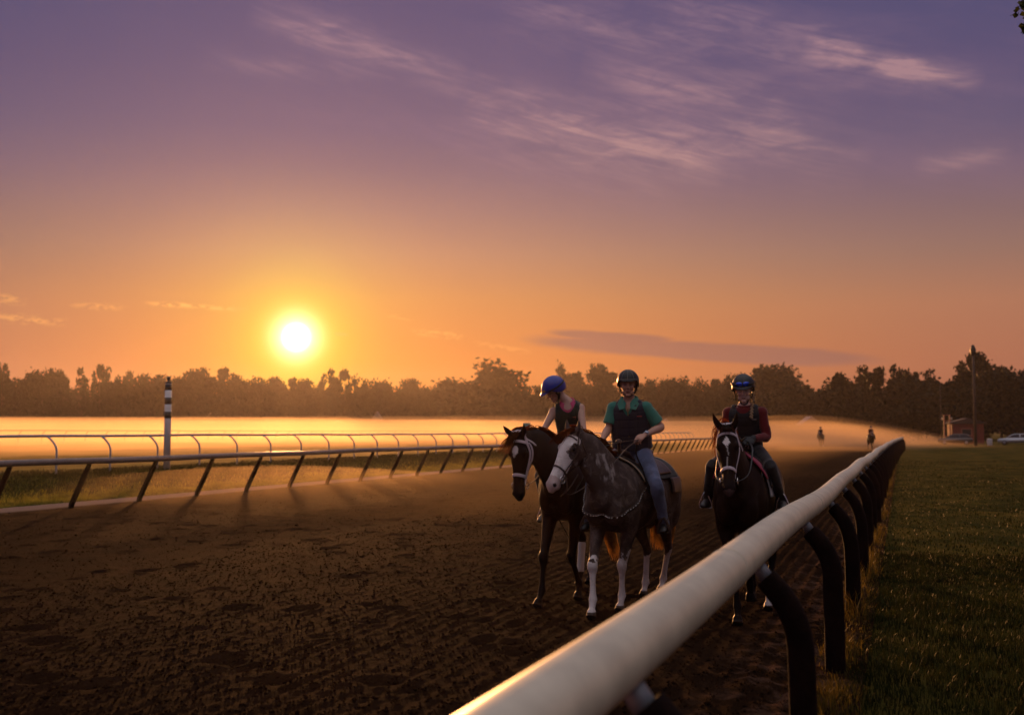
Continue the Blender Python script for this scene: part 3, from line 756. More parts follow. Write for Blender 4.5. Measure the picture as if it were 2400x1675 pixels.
def car(loc, rz, paint_m, label, lamp_m):
    root = empty('parked_car', loc, rz, label, 'car', 'cars parked beyond the lawn')
    bm = bmesh.new()
    body = [(-2.25, .35), (-2.3, .75), (-2.22, .98), (-1.3, 1.02), (1.0, 1.0), (2.05, .88), (2.28, .70), (2.3, .38), (1.85, .28), (-1.9, .28)]
    prism(bm, body, -.9, .9); bmesh.ops.bevel(bm, geom=list(bm.edges), offset=.05, segments=2, affect='EDGES')
    obj('body', bm, paint_m, root)
    bm = bmesh.new(); prism(bm, [(-2.1, .99), (-1.75, 1.44), (-1.2, 1.56), (.1, 1.55), (.55, 1.40), (1.25, .99)], -.86, .86, .16); bmesh.ops.bevel(bm, geom=list(bm.edges), offset=.03, segments=2, affect='EDGES')
    obj('roof', bm, paint_m, root)
    for s in (-1, 1):
        for prof in ([(-1.85, 1.04), (-1.62, 1.40), (-1.2, 1.48), (-.62, 1.49), (-.62, 1.04)], [(-.52, 1.04), (-.52, 1.49), (.05, 1.48), (.45, 1.36), (1.0, 1.04)]):
            bm = bmesh.new(); ya = s * .80; vs = [bm.verts.new((x, s * (.875 - .16 * (z - .95) / .61), z)) for x, z in prof]; bm.faces.new(vs)
            r = bmesh.ops.extrude_face_region(bm, geom=list(bm.faces)); bmesh.ops.translate(bm, vec=(0, -s * .03, 0), verts=[v for v in r['geom'] if isinstance(v, bmesh.types.BMVert)])
            obj('side_window', bm, M_GLASS, root, smooth=False)
    bm = bmesh.new(); vs = [bm.verts.new(v) for v in ((.62, -.68, 1.40), (1.20, -.78, 1.04), (1.20, .78, 1.04), (.62, .68, 1.40))]; bm.faces.new(vs)
    r = bmesh.ops.extrude_face_region(bm, geom=list(bm.faces)); bmesh.ops.translate(bm, vec=(.02, 0, .02), verts=[v for v in r['geom'] if isinstance(v, bmesh.types.BMVert)]); obj('windscreen', bm, M_GLASS, root, smooth=False)
    for x in (-1.42, 1.42):
        for s in (-1, 1):
            bm = bmesh.new(); tube(bm, [(x, s * .74, .33, .33, .33), (x, s * .93, .33, .33, .33)], lat=(1, 0, 0), k=1, seg=20, cap=False); w = obj('wheel', bm, M_TYRE, root)
            bm = bmesh.new(); tube(bm, [(x, s * .93, .33, .21, .21), (x, s * .945, .33, .19, .19)], lat=(1, 0, 0), k=1, seg=16, cap=False); obj('rim', bm, M_HUB, w)
    for s in (-1, 1):
        bm = bmesh.new(); blob(bm, (2.22, s * .62, .72), (.08, .17, .09), sub=2); obj('headlight', bm, lamp_m, root)
        bm = bmesh.new(); blob(bm, (-2.25, s * .68, .80), (.05, .13, .12), sub=2); obj('tail_light', bm, pmat('red_lens', (.3, .01, .01), .3), root)
    return root
car((14.9, 164.2, -.02), R(170), pmat('silver_paint', (.42, .44, .48), .28, .6, metal=.3, coat=.5), 'silver car cut off by the right edge of the picture', M_LAMP)
car((7.0, 162.6, -.02), R(178), pmat('dark_car_paint', (.03, .02, .02), .3, .6, coat=.5), 'dark car parked in front of the red hut left of the utility pole', pmat('warm_lamp_glass', (.9, .6, .3), .08, 1, metal=.8))

M_RED = pmat('red_boards', (.20, .035, .022), .7, bump=.4, bscale=6, var=.3)
M_TRIM = pmat('red_frame', (.36, .12, .08), .6, var=.2)
root = empty('red_hut', (7.9, 174, 0), R(10), 'small red wooden hut with a lookout frame behind the dark car', 'hut')
bm = bmesh.new(); box(bm, (-1.2, -1.6, 0), (3.3, 1.6, 3.0), .04); obj('wall', bm, M_RED, root, smooth=False)
bm = bmesh.new(); prism(bm, [(-1.6, 3.0), (-1.6, 3.15), (1.0, 3.85), (3.7, 3.15), (3.7, 3.0)], -1.9, 1.9); obj('roof', bm, pmat('dark_shingle', (.06, .035, .03), .9, bump=.4), root, smooth=False)
bm = bmesh.new(); box(bm, (.1, -1.66, 1.2), (1.6, -1.60, 2.3), .01); f_ = obj('window', bm, M_TRIM, root, smooth=False)
bm = bmesh.new(); box(bm, (.22, -1.69, 1.32), (1.48, -1.655, 2.18), .005); obj('pane', bm, M_GLASS, f_, smooth=False)
for (x, z1) in ((-2.3, 4.3), (-1.5, 4.3)):
    bm = bmesh.new(); box(bm, (x - .09, -1.8, 0), (x + .09, -1.62, z1), .01); obj('frame_post', bm, M_TRIM, root, smooth=False)
for z in (1.1, 2.3, 3.4, 4.25):
    bm = bmesh.new(); box(bm, (-2.45, -1.83, z), (-1.35, -1.60, z + .1), .01); obj('rung', bm, M_TRIM, root, smooth=False)
for x in (-2.6, -1.3):
    bm = bmesh.new(); blob(bm, (x, -1.75, 3.75), (.16, .16, .2), sub=2); obj('round_lamp', bm, M_LAMP, root)
root = empty('barrel', (10.95, 156, 0), 0, 'small white barrel on the grass between the utility pole and the silver car', 'barrel')
bm = bmesh.new(); tube(bm, [(0, 0, 0, .30, .30), (0, 0, .45, .34, .34), (0, 0, .9, .30, .30)], lat=(1, 0, 0), k=4, seg=20, cap=False); obj('drum', bm, M_WHT, root)
for z in (.25, .62):
    bm = bmesh.new(); tube(bm, [(0, 0, z, .345, .345), (0, 0, z + .04, .345, .345)], lat=(1, 0, 0), k=1, seg=20, cap=False); obj('hoop', bm, M_STEEL, root)
M_SHED = pmat('pale_shed', (.10, .085, .08), .6, var=.15); M_ROOFP = pmat('pale_metal_roof', (.20, .17, .16), .4, var=.1)
for (px, z, w, h, lb) in [(500, 218, 2.4, 4.6, 'ghostly pale shed under the trees right of the striped pole'), (792, 222, 3.4, 3.0, 'low pale shed showing through the haze right of the sun'), (885, 222, 1.7, 4.8, 'narrow pale shed with a high gable in the haze'),
                           (1205, 215, 2.8, 3.3, 'pale roofed shed in the haze left of the blue helmet'), (1418, 225, 2.4, 3.4, 'pale roofed shed in the haze between the two middle riders'), (1560, 226, 1.8, 3.4, 'faint pale shed in the haze right of the rider in green'), (1895, 165, 2.8, 3.7, 'long pale sloping shed roof behind the mist and the distant riders')]:
    k_ = 1.36 if px > 1800 else 1.55; z, w, h = z * k_, w * k_, h * k_
    p = cam_ground(px, z); g = float(ground_h(p.x))
    root = empty('shed', (p.x, p.y, g), R(20), lb, 'shed', 'pale sheds in the haze under the trees')
    bm = bmesh.new(); box(bm, (-w / 2, -2, 0), (w / 2, 2, h * .62)); obj('wall', bm, M_SHED, root, smooth=False)
    bm = bmesh.new(); prism(bm, [(-w / 2 - .3, h * .62), (-w / 2 - .3, h * .66), (0, h), (w / 2 + .3, h * .66), (w / 2 + .3, h * .62)], -2.3, 2.3); obj('roof', bm, M_ROOFP, root, smooth=False)
    bm = bmesh.new(); box(bm, (-.6, -2.05, 0), (.6, -1.99, min(2.2, h * .55))); obj('door', bm, pmat('shed_door', (.12, .10, .10), .6), root, smooth=False)

# ================================================================== HORSES
# every horse is built in its own frame: x forward, y to its left, z up, feet on z = 0
def vadd(a, b, k=1.0): return tuple(a[i] + b[i] * k for i in range(3))
def frame(d, n):
    d = Vector(d).normalized(); n = Vector(n); n = (n - d * n.dot(d)).normalized(); l = n.cross(d)
    return Matrix((d, l, n)).transposed()      # columns: along, left, forehead side

def horse_body(P, name='horse_body'):
    bm = bmesh.new(); yo = P['yo']; S = P.get('s', 1.0); W = P.get('w', 1.0)
    Y = lambda x: yo(x)
    T = [(-1.10, 1.27, .10, .08), (-1.05, 1.27, .20, .16), (-.92, 1.27, .27, .25), (-.72, 1.26, .31, .285), (-.48, 1.22, .325, .29), (-.20, 1.18, .34, .30), (.06, 1.17, .35, .295), (.28, 1.20, .37, .26), (.46, 1.22, .34, .225), (.60, 1.21, .25, .19), (.70, 1.19, .14, .12)]
    tube(bm, [(x, Y(x), z * S, w * W, h) for x, z, h, w in T], k=3, seg=28, cap=True)
    for s in (-1, 1):
        blob(bm, (.40, Y(.4) + s * .13 * W, 1.16 * S), (.20, .135 * W, .31), sub=3)                  # shoulder
        blob(bm, (.60, Y(.6) + s * .095 * W, 1.09 * S), (.13, .105 * W, .17), sub=3)                  # breast
        blob(bm, (-.80, Y(-.8) + s * .13 * W, 1.20 * S), (.28, .155 * W, .30), sub=3)                  # quarter
        blob(bm, (-.93, Y(-.93) + s * .11 * W, 1.02 * S), (.17, .13 * W, .26), sub=3)
    blob(bm, (.22, Y(.22), 1.50 * S), (.26, .07, .10), sub=3)                                        # withers
    # neck
    H = P['head']; F_ = frame(P['hd'], P['hn']); pol = Vector(H)
    base = Vector((.42, Y(.42), 1.27 * S)); e = pol + F_ @ Vector((.05, 0, -.07)); mid = P.get('nmid') or tuple(base.lerp(e, .52) + Vector((0, 0, .05)))
    L1 = F_ @ Vector((0, 1, 0))
    tube(bm, [(base.x - .08, base.y, base.z - .04, .17 * W, .33), (base.x + .10, base.y, base.z + .06, .15 * W, .30), (*mid, .105, .215), (*(Vector(mid).lerp(e, .62)), .088, .165), (*e, .075, .125)], lat=(0, 1, 0), lat1=L1, k=4, seg=20)
    # head: (along, drop, lateral radius, depth radius)
    hs = [(-.045, -.045, .055, .065), (.02, -.052, .080, .098), (.10, -.068, .098, .128), (.19, -.075, .104, .140), (.27, -.066, .090, .124), (.35, -.052, .070, .098), (.43, -.042, .058, .078), (.51, -.036, .056, .068), (.565, -.038, .060, .068), (.605, -.044, .052, .056), (.628, -.05, .032, .038)]
    k_ = P.get('hk', 1.0)
    def hp(a, l, n): return pol + F_ @ Vector((a * k_, l * k_, n * k_))
    tube(bm, [(*hp(a, 0, c), w * k_, d * k_) for a, c, w, d in hs], lat=L1, k=3, seg=24, flat=2.15)
    for s in (-1, 1):
        blob(bm, hp(.165, s * .062, -.105), (.085 * k_, .045 * k_, .095 * k_), F_, 3)         # jaw
        blob(bm, hp(.175, s * .078, .012), (.045 * k_, .028 * k_, .030 * k_), F_, 3)          # brow over the eye
        blob(bm, hp(.33, s * .058, -.035), (.11 * k_, .014 * k_, .016 * k_), F_, 2)           # facial crest
        blob(bm, hp(.575, s * .044, -.010), (.030 * k_, .020 * k_, .026 * k_), F_, 2)         # nostril
        er = P['ears'][0 if s > 0 else 1]                                                  # ear: direction in head frame
        ed_ = Vector(er).normalized() * P.get('ek', 1.0); b0 = Vector((-.005, s * .058, .018)); perp = F_ @ Vector((0, 1, 0))
        pts = [(0, .028, .026), (.035, .034, .026), (.08, .034, .020), (.125, .022, .014), (.165, .005, .006)]
        tube(bm, [(*hp(*(b0 + ed_ * (t_ * 1.12) + Vector((0, s * .014 * math.sin(t_ * 19), 0)))), a * k_, b_ * k_) for t_, a, b_ in pts], lat=perp, k=2, seg=12)
    blob(bm, hp(.555, 0, -.098), (.045 * k_, .038 * k_, .026 * k_), F_, 2)                     # chin
    # legs
    def leg(pts): tube(bm, pts, lat=(0, 1, 0), k=3, seg=16)
    for (s, K, Fe, T_) in P['front']:
        y0_ = Y(.38) + s * .145 * W; E_ = (.36, Y(.36) + s * .155 * W, .92 * S)
        K, Fe, T_ = Vector(K), Vector(Fe), Vector(T_)
        leg([(.42, y0_, 1.12 * S, .10, .17), (*E_, .092, .125), (*Vector(E_).lerp(K, .40), .068, .082), (*Vector(E_).lerp(K, .82), .047, .053), (*(K + Vector((.008, 0, .02))), .053, .056), (*K.lerp(Fe, .10), .048, .050), (*K.lerp(Fe, .24), .034, .038), (*K.lerp(Fe, .45), .029, .034), (*K.lerp(Fe, .78), .031, .038), (*Fe, .044, .050)])
        leg([(*Fe, .042, .047), (*Fe.lerp(T_, .42), .031, .034), (*Fe.lerp(T_, .72), .041, .046)])
        dd = (T_ - Fe).normalized(); c0 = Fe.lerp(T_, .60)
        tube(bm, [(*c0, .043, .048), (*(c0 + dd * .05), .050, .056), (*T_, .056, .066)], lat=(0, 1, 0), k=1, seg=16, cap=False)
    for (s, St, K, Fe, T_) in P['hind']:
        K, Fe, T_, St = Vector(K), Vector(Fe), Vector(T_), Vector(St)
        leg([(-.74, Y(-.74) + s * .13 * W, 1.18 * S, .15, .25), (*St, .115, .165), (*St.lerp(K, .42), .080, .105), (*St.lerp(K, .80), .048, .062), (*K, .048, .068), (*(K.lerp(Fe, .14)), .042, .056), (*K.lerp(Fe, .30), .033, .041), (*K.lerp(Fe, .78), .032, .041), (*Fe, .045, .051)])
        blob(bm, K + Vector((-.045, 0, .02)), (.030, .028, .045), sub=2)
        leg([(*Fe, .037, .042), (*Fe.lerp(T_, .45), .030, .034), (*Fe.lerp(T_, .72), .040, .044)])
        dd = (T_ - Fe).normalized(); c0 = Fe.lerp(T_, .60)
        tube(bm, [(*c0, .042, .046), (*(c0 + dd * .05), .048, .054), (*T_, .053, .062)], lat=(0, 1, 0), k=1, seg=16, cap=False)
    blob(bm, (-1.08, Y(-1.08), 1.37 * S), (.06, .045, .05), sub=2)
    me = remesh(bm, P.get('vox', .0095), 3, .5, name)
    # let the muscles flow into one another (the head and lower legs keep their detail)
    c = coords(me).astype(np.float64); ed = np.empty(len(me.edges) * 2, np.int32); me.edges.foreach_get('vertices', ed); ed = ed.reshape(-1, 2)
    hh = (c - np.array(pol)) @ np.array(F_) / k_; wgt = sstep(c[:, 2], .62, .85) * (1 - sstep(hh[:, 0], -.10, .0) * (np.abs(hh[:, 1]) < .2) * (np.abs(hh[:, 2]) < .28)) * .5
    ee = np.concatenate([ed, ed[:, ::-1]]); cnt = np.bincount(ee[:, 0], minlength=len(c))
    for _ in range(34):
        sm = np.stack([np.bincount(ee[:, 0], weights=c[ee[:, 1], k], minlength=len(c)) for k in range(3)], 1) / cnt[:, None]
        c += (sm - c) * wgt[:, None]
    set_coords(me, c)
    return me, F_, hp, L1

M_HAIRD = leafmat('dark_hair', (.020, .010, .007), (.30, .065, .012), .38, .4, .3, 20)
M_HAIRL = leafmat('pale_backlit_hair', (.10, .07, .04), (.42, .19, .03), .45, .5, .3, 20)
def hair(name, strands, mat, parent, w=.006):
    """strands: list of point lists; each becomes a thin tapering ribbon, crossed with a second one"""
    V_, Q = [], []
    for pts in strands:
        pts = [np.array(p, float) for p in catmull(pts, 3)]; n = len(pts)
        a = rng.normal(size=3); a /= np.linalg.norm(a)
        for turn in (0, 1):
            o_ = len(V_)
            for i, p in enumerate(pts):
                t_ = pts[min(i + 1, n - 1)] - pts[max(i - 1, 0)]; side = np.cross(t_, a); side /= (np.linalg.norm(side) + 1e-9)
                if turn: side = np.cross(t_, side); side /= (np.linalg.norm(side) + 1e-9)
                ww = w * (1 - (i / (n - 1)) ** 2 * .85) * .5; V_ += [p - side * ww, p + side * ww]
                if i: Q.append((o_ + 2 * i - 2, o_ + 2 * i - 1, o_ + 2 * i + 1, o_ + 2 * i))
    return link(name, np_mesh(name, np.array(V_), np.array(Q)), mat, parent)

def strap(name, pts, width, thick, mat, parent, bvh=None, off=.004, dens=8, closed=False, M=None, snap=.12):
    """flat strap laid over the surface"""
    P = [np.array(p, float) for p in pts]
    if closed: P = P + [P[0]]
    P = catmull(P, dens); C_, N_ = [], []
    for p in P:
        p = Vector(p[:3])
        if bvh is not None:
            r = bvh.find_nearest(p)
            if r[0] is not None and (r[0] - p).length < snap: C_.append(r[0] + r[1] * off); N_.append(r[1]); continue
        C_.append(p); N_.append(N_[-1] if N_ else Vector((0, 0, 1)))
    n = len(C_)
    for _ in range(2):
        C_ = [C_[0]] + [(C_[i - 1] + C_[i] * 2 + C_[i + 1]) / 4 for i in range(1, n - 1)] + [C_[-1]]
        N_ = [N_[0]] + [(N_[i - 1] + N_[i] * 2 + N_[i + 1]).normalized() for i in range(1, n - 1)] + [N_[-1]]
    bm = bmesh.new(); rings = []
    for i in range(n):
        t_ = (C_[min(i + 1, n - 1)] - C_[max(i - 1, 0)]).normalized(); s_ = t_.cross(N_[i]).normalized(); u = s_.cross(t_)
        c = C_[i]; rings.append([bm.verts.new(c + s_ * a * width / 2 + u * b_ * thick) for a, b_ in ((-1, -.6), (-1, .5), (-.6, 1), (.6, 1), (1, .5), (1, -.6))])
    for a, b_ in zip(rings, rings[1:]):
        for j in range(6): bm.faces.new((a[j], a[(j + 1) % 6], b_[(j + 1) % 6], b_[j]))
    if not closed: bm.faces.new(rings[0]); bm.faces.new(list(reversed(rings[-1])))
    return obj(name, bm, mat, parent)

def drape(name, bvh, xr, tr, nx, nt_, off, thick, mat, parent, yo, zc=1.2, edge=None, fold=0):
    """sheet laid over the back: x range, angle range (radians from straight up, + = horse's left)"""
    pts = []
    for i in range(nx + 1):
        row_ = []
        for j in range(nt_ + 1):
            v = j / nt_; th = tr[0] + (tr[1] - tr[0]) * v; u = i / nx
            x = xr[0] + (xr[1] - xr[0]) * u
            if edge: x += edge(u, th)
            d = Vector((0, math.sin(th), math.cos(th))); o_ = Vector((x, yo(x), zc)) + d * .8
            h = bvh.ray_cast(o_, -d, 1.2)
            p = h[0] if h[0] is not None else Vector((x, yo(x), zc)) + d * .3
            row_.append(p + d * (off + fold * math.sin(x * 40 + th * 7)))
        pts.append(row_)
    for _ in range(2):
        q = [[p.copy() for p in r] for r in pts]
        for i in range(1, nx):
            for j in range(1, nt_): pts[i][j] = (q[i - 1][j] + q[i + 1][j] + q[i][j - 1] + q[i][j + 1] + q[i][j] * 4) / 8
    bm = bmesh.new(); A = [[bm.verts.new(p) for p in r] for r in pts]; B = []
    for i, r in enumerate(pts):
        rb = []
        for j, p in enumerate(r):
            v = j / nt_; th = tr[0] + (tr[1] - tr[0]) * v; d = Vector((0, math.sin(th), math.cos(th))); rb.append(bm.verts.new(p + d * thick))
        B.append(rb)
    for i in range(nx):
        for j in range(nt_):
            bm.faces.new((A[i][j], A[i][j + 1], A[i + 1][j + 1], A[i + 1][j])); bm.faces.new((B[i][j], B[i + 1][j], B[i + 1][j + 1], B[i][j + 1]))
    for j in range(nt_):
        bm.faces.new((A[0][j], B[0][j], B[0][j + 1], A[0][j + 1])); bm.faces.new((A[nx][j], A[nx][j + 1], B[nx][j + 1], B[nx][j]))
    for i in range(nx):
        bm.faces.new((A[i][0], A[i + 1][0], B[i + 1][0], B[i][0])); bm.faces.new((A[i][nt_], B[i][nt_], B[i + 1][nt_], A[i + 1][nt_]))
    return obj(name, bm, mat, parent)

def loop_tube(name, pts, r, mat, parent, k=5, seg=8, r2=None):
    bm = bmesh.new(); tube(bm, [(*p, r, r2 or r) for p in pts], lat=(.3, 1, .2), k=k, seg=seg); return obj(name, bm, mat, parent)

M_BRIDLE_W = pmat('pale_bridle', (.55, .46, .50), .5, .4, bump=.2, bscale=200)
M_LEATH = pmat('brown_leather', (.050, .022, .014), .45, .5, bump=.4, bscale=60, var=.3)
M_LEATHB = pmat('black_leather', (.016, .010, .009), .4, .5, bump=.3, bscale=60)
M_METAL = pmat('bit_metal', (.75, .72, .70), .18, .5, metal=1)
M_EYE = pmat('horse_eye', (.008, .004, .003), .05, .9)
M_HOOF = pmat('hoof', (.05, .03, .025), .6)

def head_local(me, F_, pol, k_):
    c = coords(me) - np.array(pol); return (c @ np.array(F_)) / k_        # columns of F_ are axes

def bridle(root, bvh, hp, mat, wide=.024, double=True):
    S_ = lambda nm, pts, w_, **kw: strap(nm, [hp(*p) for p in pts], w_, .004, mat, root, bvh, **kw)
    S_('browband', [(.075, .10, .0), (.062, .07, .06), (.06, .0, .075), (.062, -.07, .06), (.075, -.10, .0)], wide)
    S_('crownpiece', [(.09, .11, -.02), (.02, .09, .0), (-.04, .05, .03), (-.05, 0, .04), (-.04, -.05, .03), (.02, -.09, .0), (.09, -.11, -.02)], wide)
    for s in (1, -1):
        S_('cheekpiece', [(.08, s * .11, -.01), (.17, s * .12, -.055), (.28, s * .10, -.06), (.40, s * .08, -.06), (.475, s * .07, -.06)], wide * .85)
        if double: S_('cheekpiece', [(.07, s * .12, -.035), (.17, s * .12, -.085), (.28, s * .10, -.09), (.38, s * .08, -.085), (.45, s * .07, -.07)], wide * .6)
        S_('throat_latch', [(.03, s * .10, -.02), (.08, s * .12, -.10), (.14, s * .09, -.20), (.17, 0.0, -.23)], wide * .6, snap=.2)
    S_('noseband', [(.40, 0, .06), (.405, .06, .02), (.42, .08, -.06), (.43, .04, -.13), (.43, 0, -.15), (.43, -.04, -.13), (.42, -.08, -.06), (.405, -.06, .02)], wide * 1.15, closed=True)
    for s in (1, -1):
        c = hp(.50, s * .078, -.055)
        bm = bmesh.new()
        for j in range(12):
            pass
        ring = [tuple(c + (Vector(hp(.035 * math.cos(a), 0, .035 * math.sin(a))) - Vector(hp(0, 0, 0)))) for a in [2 * math.pi * j / 12 for j in range(13)]]
        tube(bm, [(*p, .0045, .0045) for p in ring], lat=(0, 1, 0), k=1, seg=8, cap=False)
        obj('bit_ring', bm, M_METAL, root)
    loop_tube('bit_mouthpiece', [hp(.50, .078, -.055), hp(.49, 0, -.075), hp(.50, -.078, -.055)], .006, M_METAL, root)
def eyes(root, hp, bvh):
    for s in (1, -1):
        p = hp(.178, s * .095, -.006); r = bvh.find_nearest(p)
        bm = bmesh.new(); blob(bm, r[0] - r[1] * .011, (.020, .020, .020), sub=3); obj('eye', bm, M_EYE, root)

def mane_strands(P, hp, F_, side, n, length, neck_pts, spread=.02):
    out = []
    for i in range(n):
        t_ = rng.random(); a = np.array(catmull(neck_pts, 6)); k_ = t_ * (len(a) - 1); j = int(k_); f = k_ - j; p = a[j] * (1 - f) + a[min(j + 1, len(a) - 1)] * f
        L_ = length * rng.uniform(.6, 1.1); p = p + rng.normal(0, .012, 3)
        out.append([p, p + np.array([0, side * .05, .012]) * rng.uniform(.8, 1.2), p + np.array([.01 + rng.normal(0, spread * .5), side * (.10 + .03 * rng.random()), -L_ * .35]), p + np.array([.02 + rng.normal(0, spread), side * (.125 + .03 * rng.random()), -L_])])
    return out
def tail_strands(base, end, n, spread, w0=.03):
    out = []
    b_, e_ = np.array(base), np.array(end)
    for i in range(n):
        o_ = np.clip(rng.normal(0, 1, 3), -1.5, 1.5) * [.6, .9, .15]; s_ = base + np.clip(rng.normal(0, w0, 3), -1.5 * w0, 1.5 * w0) * [.7, 1, .7]
        L_ = rng.uniform(.65, 1.05); m1 = s_ + np.array([-.09, 0, -.10]) + o_ * .02; en = b_ + (e_ - b_) * L_ + o_ * spread * [1, 1, .3]
        out.append([s_, m1, m1 * .55 + en * .45 + np.array([-.05, 0, 0]) + o_ * spread * .5, en])
    return out
# ================================================================== PEOPLE
def lerp(a, b, t): return Vector(a).lerp(Vector(b), t)
def make_hand(bm, w, d, pn, th, curl, k=1.0):
    d = Vector(d).normalized(); pn = Vector(pn); pn = (pn - d * pn.dot(d)).normalized(); th = Vector(th); th = (th - d * th.dot(d) - pn * th.dot(pn)).normalized(); w = Vector(w)
    tube(bm, [(*w, .025 * k, .019 * k), (*(w + d * .03 * k), .034 * k, .016 * k), (*(w + d * .075 * k), .042 * k, .014 * k), (*(w + d * .09 * k), .038 * k, .011 * k)], lat=th, k=2, seg=14)
    for i, (o_, L_) in enumerate(((.031, .92), (.011, 1.0), (-.010, .95), (-.030, .76))):
        p = w + d * (.084 - .006 * abs(i - 1)) * k + th * o_ * k; a = 0; pts = [(*(p - d * .012 * k), .0098 * k, .0098 * k)]
        for j, sl_ in enumerate((.042, .027, .021)):
            a += curl * (1.0 + .12 * i) * (.55, 1.0, .7)[j]; dd = d * math.cos(a) + pn * math.sin(a); p = p + dd * sl_ * L_ * k
            rr = (.0092, .0086, .0074)[j] * k; pts.append((*p, rr, rr))
        tube(bm, pts, lat=th, k=1, seg=8)
    q = w + d * .022 * k + th * .026 * k; t1 = q + (th * .75 + d * .65).normalized() * .036 * k + pn * .010; t2 = t1 + (d * .9 + th * .1 + pn * .4).normalized() * .030 * k
    tube(bm, [(*q, .014 * k, .013 * k), (*t1, .0108 * k, .0105 * k), (*t2, .009 * k, .0085 * k)], lat=th, k=2, seg=8)

def person_body(P):
    bm = bmesh.new(); J = P['J']; v = {k_: Vector(c) for k_, c in J.items()}; g = P.get('g', 1.0)
    lat = (v['shL'] - v['shR']).normalized()
    tube(bm, torso_secs(P, 0.0), lat=lat, k=3, seg=20)
    hf, hu = Vector(P['hf']).normalized(), Vector(P['hu']); hu = (hu - hf * hu.dot(hf)).normalized(); hl = hu.cross(hf); HM = Matrix((hf, hl, hu)).transposed(); hc = v['head']; hs_ = P.get('hs', 1.0)
    H = lambda x, y, z: hc + HM @ Vector((x, y, z)) * hs_
    nb = v['neck']
    tube(bm, [(*(nb - Vector((0, 0, .05))), .075 * g, .068 * g), (*(nb + Vector((0, 0, .005))), .060 * g, .060 * g), (*lerp(nb, H(-.02, 0, -.06), .5), .054 * g, .056 * g), (*H(-.018, 0, -.05), .054 * g, .060 * g)], lat=lat, lat1=hl, k=3, seg=16)
    B = lambda c, r_: blob(bm, H(*c), [x * hs_ for x in r_], HM, 3)
    B((-.012, 0, .035), (.098, .077, .095)); B((.038, 0, .045), (.055, .062, .052)); B((.040, 0, -.02), (.050, .060, .066)); B((.034, 0, -.070), (.050, .051, .043)); B((.074, 0, -.099), (.022, .024, .018))
    for s in (-1, 1):
        B((.064, s * .036, -.022), (.025, .023, .024)); B((.082, s * .028, .026), (.013, .027, .009)); B((-.008, s * .079, -.005), (.020, .010, .032)); B((.104, s * .012, -.030), (.010, .008, .008))
        B((.035, s * .045, -.075), (.035, .012, .028))
    tube(bm, [(*H(.082, 0, .022), .009, .010), (*H(.100, 0, -.004), .0095, .011), (*H(.112, 0, -.024), .0125, .011)], lat=hl, k=2, seg=10)
    B((.090, 0, -.056), (.011, .024, .008)); B((.088, 0, -.067), (.011, .021, .008))
    arms = P['arms']
    for sd in 'LR':
        S_, E_, W_ = v['sh' + sd], v['el' + sd], v['wr' + sd]
        blob(bm, S_, (.062 * g, .060 * g, .062 * g), sub=3)
        tube(bm, [(*S_, .056 * g, .058 * g), (*lerp(S_, E_, .4), .048 * g, .052 * g), (*lerp(S_, E_, .85), .040 * g, .042 * g), (*E_, .040 * g, .041 * g), (*lerp(E_, W_, .3), .041 * g, .040 * g), (*lerp(E_, W_, .75), .030 * g, .028 * g), (*W_, .026 * g, .020 * g)], lat=(0, 1, 0), k=3, seg=14)
        d, pn, th, cu = arms[sd]; make_hand(bm, W_, d, pn, th, cu, .98 * g if g < 1 else 1.0)
        Hh, K, A, T_ = (v[k_ + sd] for k_ in ('hip', 'kn', 'an', 'to'))
        tube(bm, [(*Hh, .088 * g, .095 * g), (*lerp(Hh, K, .4), .080 * g, .088 * g), (*lerp(Hh, K, .85), .056 * g, .060 * g), (*K, .054 * g, .058 * g), (*lerp(K, A, .3), .052 * g, .056 * g), (*lerp(K, A, .8), .036 * g, .038 * g), (*A, .036 * g, .040 * g)], lat=(0, 1, 0), k=3, seg=14)
        tube(bm, [(*(A + (A - T_).normalized() * .035 - Vector((0, 0, .035))), .030, .032), (*(A - Vector((0, 0, .03))), .034, .040), (*lerp(A, T_, .6), .040, .030), (*T_, .034, .020)], lat=(0, 1, 0), k=2, seg=12)
    me = remesh(bm, .0062, 3, .5, 'body')
    c = coords(me); hv = (c - np.array(hc)) @ np.array(HM) / hs_
    skin = np.array(P['skin']); col = np.tile(skin, (len(c), 1)) * (.93 + .14 * fbm(c * 25, 2))[:, None]
    inhead = (np.abs(hv[:, 0]) < .16) & (np.abs(hv[:, 1]) < .1) & (hv[:, 2] > -.12) & (hv[:, 2] < .15)
    def patch(cx, cy_, cz, rx, rz_, colr, amt):
        d2 = ((hv[:, 1] - cy_) / rx) ** 2 + ((hv[:, 2] - cz) / rz_) ** 2
        a = np.exp(-d2 ** 1.5) * (hv[:, 0] > .03) * inhead * amt; col[:] = col * (1 - a[:, None]) + np.array(colr) * a[:, None]
    for s in (-1, 1):
        patch(0, s * .031, .006, .021, .009, (.05, .03, .025), .75); patch(0, s * .032, .028, .026, .006, P['hair'], .7)
        patch(0, s * .045, -.03, .02, .018, skin * [1.15, .8, .75], .4); patch(0, s * .009, -.037, .007, .005, (.04, .02, .02), .6)
    patch(0, 0, -.062, .025, .009, (.30, .10, .09), .6); patch(0, 0, -.0615, .024, .0022, (.06, .02, .02), .9)
    hairm = inhead & (hv[:, 2] > .05 - .9 * np.maximum(0, -hv[:, 0] - .0)) & (np.abs(hv[:, 2]) < .2) & ((hv[:, 0] < .02) | (hv[:, 2] > .075))
    col[hairm] = P['hair']
    paint(me, col)
    return me, HM, H, v, lat, hl

